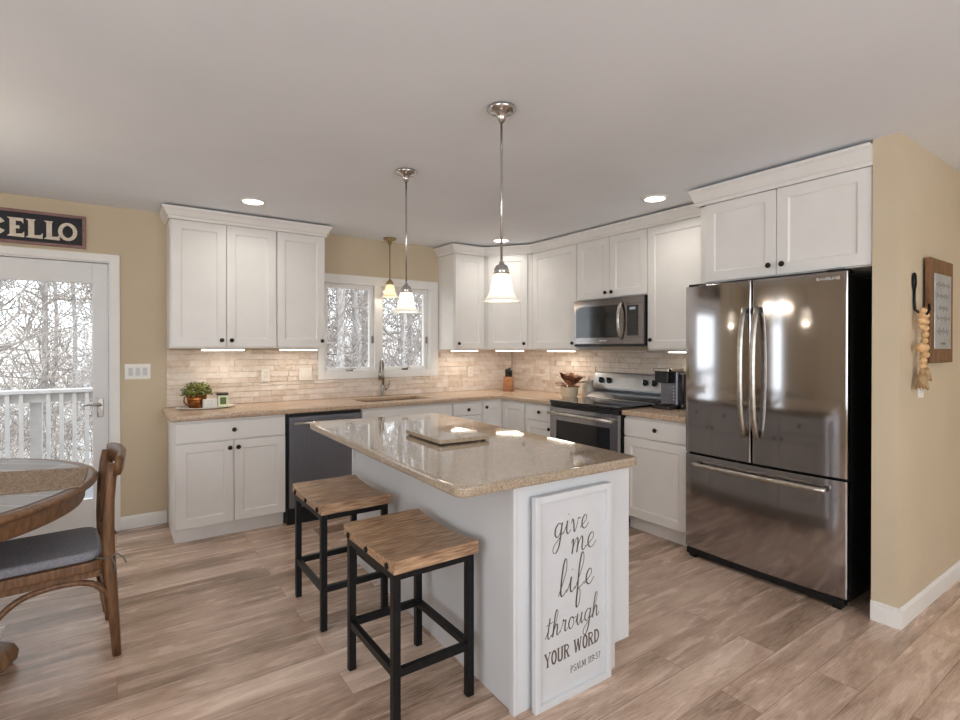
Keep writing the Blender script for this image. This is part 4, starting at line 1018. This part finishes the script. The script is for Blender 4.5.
# slab letters C E L L O cut as single outlines
def letter(ch, x, z, w_, h_):
    m = MB(PB); y0, y1 = .0142, .0165
    if ch in 'CO':
        a0, a1 = ((0, 360) if ch == 'O' else (27, 333)); n = 40; ring = []
        for i in range(n + 1):
            a = R(a0 + (a1 - a0) * i / n); th = .2 + .1 * abs(cos(a))
            ring.append([(x + w_ / 2 * (1 + k * cos(a)), z + h_ / 2 * (1 + k * sin(a))) for k in (1, 1 - th * 1.5)])
        rows = [[m.v((p[0], y, p[1])) for p in r for y in (y0, y1)] for r in ring]
        for a, b in zip(rows, rows[1:]):
            for q in ((0, 1), (1, 3), (3, 2), (2, 0)): m.face([a[q[0]], a[q[1]], b[q[1]], b[q[0]]])
        if ch == 'C': m.face([rows[0][k] for k in (0, 1, 3, 2)]); m.face([rows[-1][k] for k in (0, 1, 3, 2)])
    else:
        P = [(0, 0), (1, -.02), (1, .3), (.86, .17), (.5, .15)]
        P += [(.5, .43), (.72, .42), (.72, .6), (.5, .58), (.5, .84), (.82, .84), (.95, .7), (.95, 1), (0, 1)] if ch == 'E' else [(.5, .9), (.58, 1), (0, 1)]
        P += [(0, .98), (.14, .9), (.14, .1), (0, .02)]
        m.prism([(x + p[0] * w_, z + p[1] * h_) for p in P], 'y', y0, y1)
    return m
lz, lh = 2.142, .128
for ch, a, b in (('C', -.735, -.61), ('E', -.604, -.516), ('L', -.508, -.418), ('L', -.41, -.325), ('O', -.334, -.226)):
    letter(ch, a, lz, b - a, lh).build('letter', 'sign_letter', t)

t = thing('framed_sign', 'vertical wooden plank sign with silver printed panel on the tan wall', 'sign', (3.72, .915, 1.3))
MB(PS).box(3.465, 3.86, .012, .034, 1.296, 1.85).build('backboard', 'frame_wood', t, bevel=.002)
MB(PS).box(3.51, 3.53, .0005, .012, 1.4, 1.8).build('hanger', 'black_metal', t)
pn = MB(PS).box(3.53, 3.815, .0342, .037, 1.372, 1.772).build('printed_panel', 'galvanized', t, bevel=.002)
sc_ = MB(PS)
for (zz, a, b, amp) in ((1.715, .08, .9, .016), (1.655, .1, .85, .016), (1.59, .2, .8, .016), (1.535, .1, .9, .016), (1.465, .12, .85, .022), (1.40, .35, .65, .009)):
    n = 70; P = []
    for i in range(n + 1):
        f = i / n; u = 3.53 + .285 * (a + (b - a) * f); v = zz + amp * sin(f * 48 + zz * 90) * (.55 + .45 * sin(f * 19 + zz * 50)); P.append((u, v))
    ribbon(sc_, P, .004, lambda u, v, n_: (u, .0371 + n_, v), .0004)
sc_.build('print', 'ink_grey', pn)

t = thing('wall_hook', 'black wrought hook with a looped top on the tan wall', 'hook', (3.32, .915, 1.55))
k = MB(PS)
k.tube([(3.318 + .018 * cos(a), .008, 1.715 + .04 * sin(a)) for a in [R(-90 + i * 22.5) for i in range(17)]], .006, 8, cap=False)
k.tube([(3.318, .008, 1.676), (3.318, .008, 1.62), (3.322, .01, 1.57), (3.333, .03, 1.55), (3.348, .05, 1.548), (3.372, .055, 1.57), (3.38, .05, 1.6)], .0065, 8)
k.build('iron', 'black_metal', t, smooth=True)
t = thing('bead_garland', 'pale wooden bead garland with jute tassels hanging from the black hook', 'garland', (3.385, .86, 1.1))
zz = 1.565
for i, (dx, dz, r) in enumerate(((0, 0, .017), (.03, -.028, .019), (-.02, -.028, .016), (.032, -.068, .018), (-.022, -.062, .019), (.03, -.108, .018), (-.018, -.1, .015), (.028, -.146, .018), (.02, -.186, .017), (.03, -.228, .02), (-.03, -.226, .024), (.028, -.27, .021), (0, -.305, .018), (-.004, -.34, .016))):
    MB().lathe([(0, -r), (r * .7, -r * .7), (r, 0), (r * .7, r * .7), (0, r)], (3.332 + dx, .866, zz + dz * .82), n=14).build('bead', 'bead_wood', t, smooth=True)
k = MB()
k.tube([(3.347, .866, zz + .006), (3.358, .866, zz - .08), (3.356, .866, zz - .2), (3.336, .866, zz - .28)], .003, 6); k.tube([(3.326, .866, zz + .006), (3.318, .866, zz - .08), (3.316, .866, zz - .2), (3.33, .866, zz - .3)], .003, 6)
k.build('string', 'jute_string', t)
for (dx, dz, ln) in ((-.012, -.352, .1), (.03, -.31, .09)):
    s = MB(); s.lathe([(0, 0), (.008, -.004), (.012, -.018), (.008, -.026), (.02, -.05), (.026, -ln), (0, -ln)], (3.332 + dx, .866, zz + dz * .82), n=14)
    for j in range(16):
        a = 2 * pi * j / 16; s.tube([(3.332 + dx + .013 * cos(a), .866 + .013 * sin(a), zz + dz * .82 - .035), (3.332 + dx + .03 * cos(a), .866 + .026 * sin(a), zz + dz * .82 - ln - rnd.uniform(0, .012))], .003, 4)
    s.build('tassel', 'jute_string', t, smooth=True)
t = thing('wall_bracket', 'small black metal bracket high on the hall wall', 'bracket', (4.2, .86, 2.19))
MB().box(4.17, 4.1995, .868, .905, 2.17, 2.24).build('mount', 'black_metal', t, bevel=.003)
MB().tube([(4.17, .886, 2.215), (4.13, .886, 2.215), (4.12, .886, 2.235)], .007, 8).build('arm', 'black_metal', t, smooth=True)

# ------------------------------------------------------------------ things on the counters
zc = CT1 + .0005
o = MB().lathe([(0, 0), (.17, 0), (.2, .012), (.21, .014), (.205, .009), (.17, .004), (0, .004)], (.575, 4.545, zc), n=48, sy=.62).build('tray', 'tray_white', smooth=True); tag(o, 'oval white serving tray on the counter near the patio door', 'tray')
zt_ = zc + .0045
px, py = .515, 4.585
t = thing('potted_plant', 'small leafy green plant in a copper pot on the white tray', 'plant', (px, py, zt_))
MB().lathe([(0, 0), (.052, 0), (.06, .006), (.068, .06), (.073, .105), (.069, .105), (.063, .09), (0, .09)], (px, py, zt_), n=28).build('pot', 'copper', t, smooth=True)
MB().tube([(px - .07, py - .02, zt_ + .09), (px - .088, py - .03, zt_ + .085), (px - .09, py - .03, zt_ + .05), (px - .066, py - .02, zt_ + .02)], .005, 8).build('handle', 'copper', t, smooth=True)
lf = MB()
for i in range(420):
    a, b = rnd.uniform(0, 2 * pi), rnd.uniform(0, 1); th_ = math.acos(1 - b * 1.15)
    rr = .105 * rnd.uniform(.7, 1.05); d = Vector((sin(th_) * cos(a), sin(th_) * sin(a), cos(th_) * .85))
    c0 = Vector((px, py, zt_ + .11)) + d * rr
    u = Vector((rnd.uniform(-1, 1), rnd.uniform(-1, 1), rnd.uniform(-.6, .6))).normalized(); v2 = u.cross(d + Vector((.1, 0, 0))).normalized(); s = rnd.uniform(.009, .016)
    q = [c0 - u * s, c0 + v2 * s * .6 + d * .003, c0 + u * s, c0 - v2 * s * .6 + d * .003]; vv = [lf.v(p) for p in q]; lf.face(vv)
for i in range(26):
    a = rnd.uniform(0, 2 * pi); lf.tube([(px, py, zt_ + .09), (px + .075 * cos(a), py + .075 * sin(a), zt_ + rnd.uniform(.13, .2))], .0018, 4)
lf.build('foliage', 'leaf_green', t, recalc=False)
o = MB().box(.545, .645, 4.475, 4.515, zt_, zt_ + .068).build('stone_block', 'stone_white', bevel=.006); tag(o, 'small pale stone block standing on the white tray before the copper pot', 'ornament')
t = thing('candle_jar', 'square green-label candle jar with dark lid on the white tray', 'candle', (.69, 4.55, zt_))
MB().box(.652, .728, 4.512, 4.588, zt_, zt_ + .092).build('jar', 'candle_wax', t, bevel=.008)
MB().box(.668, .712, 4.5105, 4.512, zt_ + .02, zt_ + .075).build('printed_label', 'candle_green', t)
MB().box(.65, .73, 4.51, 4.59, zt_ + .0925, zt_ + .106).build('lid', 'knob_bronze', t, bevel=.003)

# knife block and knives
kx, ky = 3.49, 4.45
t = thing('knife_block', 'slanted wooden knife block in the counter corner', 'knife block', (kx, ky, zc))
kd = DIAG(kx, ky, R(-45), zc)
MB(kd).prism([(-.09, 0), (.06, 0), (.06, .06), (.02, .155), (-.09, .105)], 'x', -.05, .05).build('block', 'block_wood', t, bevel=.003)
dn = Vector((0, .42, .9)).normalized()
for i, (u, f, ln, lb) in enumerate(((-.03, .2, .115, 'black-handled knife at the near end of the knife block'), (0, .3, .125, 'black-handled knife in the middle of the knife block'), (.03, .25, .105, 'black-handled knife at the far end of the knife block'), (-.015, .7, .1, 'tallest black-handled knife at the top of the knife block'), (.02, .75, .11, 'black-handled knife beside the tallest one in the knife block'))):
    b0 = Vector((u, -.09 + .11 * f + 0, .105 + .05 * f)) ; b0 = b0 + Vector((0, .0, .004))
    b1 = b0 + Vector((0, .28, .96)) * ln
    kt = thing('kitchen_knife', lb, 'knife', kd @ b0)
    MB(kd).tube([b0 + Vector((0, .0, .006)), (b0 + b1) / 2, b1], [.008, .0095, .011], 8, flat=(.7, 1)).build('handle', 'black_plastic', kt, smooth=True)
    MB(kd).tube([b0, b0 + Vector((0, .002, .007))], .009, 8).build('bolster', 'chrome', kt)

# plant with bronze leaves in a cream pot, and a jar behind it
px, py = 3.47, 3.50
t = thing('potted_plant', 'bronze broad-leaved plant in a cream pot beside the range', 'plant', (px, py, zc))
MB().lathe([(0, 0), (.062, 0), (.075, .03), (.086, .1), (.09, .104), (.084, .106), (.078, .095), (0, .095)], (px, py, zc), n=30).build('pot', 'cream_pot', t, smooth=True)
lf = MB()
for i in range(22):
    a = 2 * pi * i / 22 * 3.3 + rnd.uniform(-.3, .3); el = rnd.uniform(.5, 1.4); ln = rnd.uniform(.09, .15)
    b = Vector((px, py, zc + .1)) + Vector((cos(a), sin(a), 0)) * .02 + Vector((0, 0, rnd.uniform(0, .09)))
    d = Vector((cos(a) * cos(el), sin(a) * cos(el), sin(el))); s = Vector((-sin(a), cos(a), 0)); up = s.cross(d)
    prev = None
    for k in range(7):
        f = k / 6; w_ = .04 * sin(pi * min(1, f * .92 + .06)) ** .8; cc = b + d * ln * f - up * (-.03 * f * f) + Vector((0, 0, -.02 * f * f))
        row = [lf.v(cc - s * w_ + up * .01), lf.v(cc), lf.v(cc + s * w_ + up * .01)]
        if prev:
            lf.face([prev[0], prev[1], row[1], row[0]]); lf.face([prev[1], prev[2], row[2], row[1]])
        prev = row
lf.tube([(px, py, zc + .09), (px, py, zc + .2)], .012, 8)
lf.build('foliage', 'leaf_bronze', t, recalc=False)
px, py = 3.69, 3.47
t = thing('canister', 'pale marbled lidded canister behind the cream plant pot', 'jar', (px, py, zc))
MB().lathe([(0, 0), (.06, 0), (.066, .008), (.066, .13), (.058, .14), (0, .14)], (px, py, zc), n=28).build('jar', 'marble_jar', t, smooth=True)
MB().lathe([(0, .1405), (.061, .1405), (.063, .15), (.045, .163), (.012, .167), (.014, .182), (0, .186)], (px, py, zc), n=28).build('lid', 'marble_jar', t, smooth=True)

# coffee maker
kx, ky = 3.52, 2.47; km = SIDE(kx, ky)
t = thing('coffee_maker', 'black and grey single-cup coffee maker on the counter by the refrigerator', 'coffee maker', (kx, ky, zc))
Z = lambda a: zc + a
MB(km).prism(rrect(-.085, .085, -.16, .11, .03, 5), 'z', Z(0), Z(.03)).build('base', 'dark_glass', t, bevel=.003)
MB(km).prism(rrect(-.085, .085, -.16, .0, .03, 5), 'z', Z(.0305), Z(.285)).build('body', 'dishwasher_steel', t, bevel=.004)
MB(km).prism(rrect(-.07, .07, .0005, .1, .03, 6), 'z', Z(.2), Z(.285)).build('brew_head', 'black_plastic', t, bevel=.005)
MB(km).prism(rrect(-.08, .08, -.1, .105, .03, 6), 'z', Z(.2855), Z(.31)).build('lid', 'nickel', t, bevel=.005)
MB(km).box(-.05, .05, .02, .1, Z(.0305), Z(.037)).build('drip_tray', 'black_metal', t)
MB(km).box(.0855, .13, -.15, .0, Z(.0), Z(.27)).build('reservoir', 'dark_glass', t, bevel=.01)
for i in range(5): MB(km).lathe([(0, 0), (.005, 0), (.005, .002), (0, .002)], (.045, .0005, Z(.07 + i * .025)), n=10, axis='y').build('button', 'silver_text', t)

# ------------------------------------------------------------------ outdoors: deck, railing, woods
struct(MB().box(-4, 6, YB + .16, 6.75, -.16, -.06).build('deck_floor', 'deck_wood'))
RYd, RT = 6.6, .968
t = thing('deck_railing', 'pale grey wooden deck railing outside the patio door', 'railing', (-.5, RYd, -.06))
MB().box(-3.5, 5.5, RYd - .07, RYd + .07, RT - .035, RT).build('cap_rail', 'deck_paint', t, bevel=.004)
MB().box(-3.5, 5.5, RYd - .02, RYd + .02, RT - .125, RT - .036).build('top_rail', 'deck_paint', t)
MB().box(-3.5, 5.5, RYd - .02, RYd + .02, .02, .1).build('bottom_rail', 'deck_paint', t)
for i in range(6):
    x = -2.44 + 1.8 * i
    MB().box(x - .045, x + .045, RYd - .045 + .0655, RYd + .045 + .0655, -.06, RT - .036).build('post', 'deck_paint', t)
    if i < 5:
        for j in range(1, 18):
            if x + .13 * j < 1.2 or True: MB().box(x + .1 * j - .016, x + .1 * j + .016, RYd - .055, RYd - .0205, .0, RT - .036).build('baluster', 'deck_paint', t)
gm = MB(); nx, ny = 30, 30; gv = []
for j in range(ny + 1):
    yy = 7.0 + 38 * (j / ny); row = []
    for i in range(nx + 1):
        xx = -22 + 60 * i / nx
        row.append(gm.v((xx, yy, -2.2 + (yy - 7) * .13 + .25 * sin(xx * .7 + yy * .3) + .2 * sin(yy * .9))))
    gv.append(row)
for j in range(ny):
    for i in range(nx): gm.face([gv[j][i], gv[j][i + 1], gv[j + 1][i + 1], gv[j + 1][i]])
struct(gm.build('ground', 'leaf_litter', smooth=True))
gz = lambda x, y: -2.2 + (y - 7) * .13 + .25 * sin(x * .7 + y * .3) + .2 * sin(y * .9)
def tree_meshes(seed):
    r = random.Random(seed); hgt = r.uniform(9, 13); r0 = r.uniform(.05, .1)
    tk = MB(); pts = []; x = y = 0
    for i in range(9):
        f = i / 8; pts.append((x, y, hgt * f - .3)); x += r.uniform(-.12, .12); y += r.uniform(-.12, .12)
    tk.tube(pts, [r0 * (1 - .85 * i / 8) for i in range(9)], 8)
    br = MB()
    for b in range(54):
        f = r.uniform(.08, .95); z = hgt * f; k = min(7, int(f * 8)); q = Vector(pts[k]).lerp(Vector(pts[k + 1]), f * 8 - k)
        a = r.uniform(0, 2 * pi); el = r.uniform(-.1, .8); ln = r.uniform(.8, 2.6) * (1.1 - f * .5)
        d = Vector((cos(a) * cos(el), sin(a) * cos(el), sin(el))); P = [q]
        for s in range(4): P.append(P[-1] + d * ln / 4); d = (d + Vector((r.uniform(-.3, .3), r.uniform(-.3, .3), r.uniform(-.1, .35)))).normalized()
        rb = .008 + .014 * (1 - f); br.tube(P, [rb, rb * .8, rb * .6, rb * .4, rb * .2], 4)
        for s in range(6):
            k = r.randint(1, 4); o0 = P[k]; d2 = (d + Vector((r.uniform(-1, 1), r.uniform(-1, 1), r.uniform(-.5, 1)))).normalized(); l2 = r.uniform(.3, .9)
            m1 = o0 + d2 * l2 * .5; br.tube([o0, m1, m1 + (d2 + Vector((r.uniform(-.5, .5), r.uniform(-.5, .5), r.uniform(-.2, .5)))).normalized() * l2 * .5], [.009, .007, .003], 3, cap=False)
    return tk, br
protos = []
for s in range(6):
    tk, br = tree_meshes(100 + s)
    t = thing('bare_tree', 'slender bare grey tree in the pale woods outside the windows', 'tree', (0, 0, 0), 0, 'bare trees in the woods')
    tk.build('trunk', 'bark', t, smooth=True, world=False); br.build('branches', 'twig', t, world=False)
    protos.append(t)
spots = [(-1.15, 9.2), (-1.9, 12.5), (.2, 14), (3.55, 10.0), (5.0, 11.4), (4.2, 13.5)]
rt = random.Random(21)
while len(spots) < 60:
    y = rt.uniform(9.5, 30); f = rt.choice((rt.uniform(-.36, .06), rt.uniform(.28, .64)))
    spots.append((f * y + rt.uniform(-.3, .3), y))
for i, (x, y) in enumerate(spots):
    p = (x, y, gz(x, y) - .1); rz = rt.uniform(0, 6.28)
    if i < 6: protos[i].location = p; protos[i].rotation_euler = (0, 0, rz)
    else: dup(protos[i % 6], p, None, None, rz)
protos[0]['label'] = 'thick pale-trunked tree just beyond the deck railing, seen through the patio door'; del protos[0]['group']
for o in list(protos[0].children):
    if o.name.startswith('trunk'): o.scale = (1.9, 1.9, 1)
# the copies of the first tree keep the common wording
for o in list(COL.objects):
    if o.name.startswith('bare_tree.') and o.get('label') == protos[0]['label'] and o != protos[0]: o['label'] = 'slender bare grey tree in the pale woods outside the windows'
bu = MB(); rb = random.Random(5)
for i in range(15000):
    y = rb.uniform(8.0, 26); f = rb.choice((rb.uniform(-.36, .06), rb.uniform(.28, .64))); x = f * y; z = gz(x, y) + (0 if rb.random() < .4 else rb.uniform(0, 7))
    d = Vector((rb.uniform(-1, 1), rb.uniform(-1, 1), rb.uniform(.0, 1.6))).normalized(); ln = rb.uniform(.4, 1.3)
    p = Vector((x, y, z)); q = p + d * ln * .5; e = q + (d + Vector((rb.uniform(-.6, .6), rb.uniform(-.6, .6), rb.uniform(-.3, .5)))).normalized() * ln * .5
    bu.tube([p, q, e], [.008, .006, .003], 3, cap=False)
tag(bu.build('undergrowth', 'twig'), 'tangle of thin bare twigs filling the woods outside', 'undergrowth', kind='stuff')
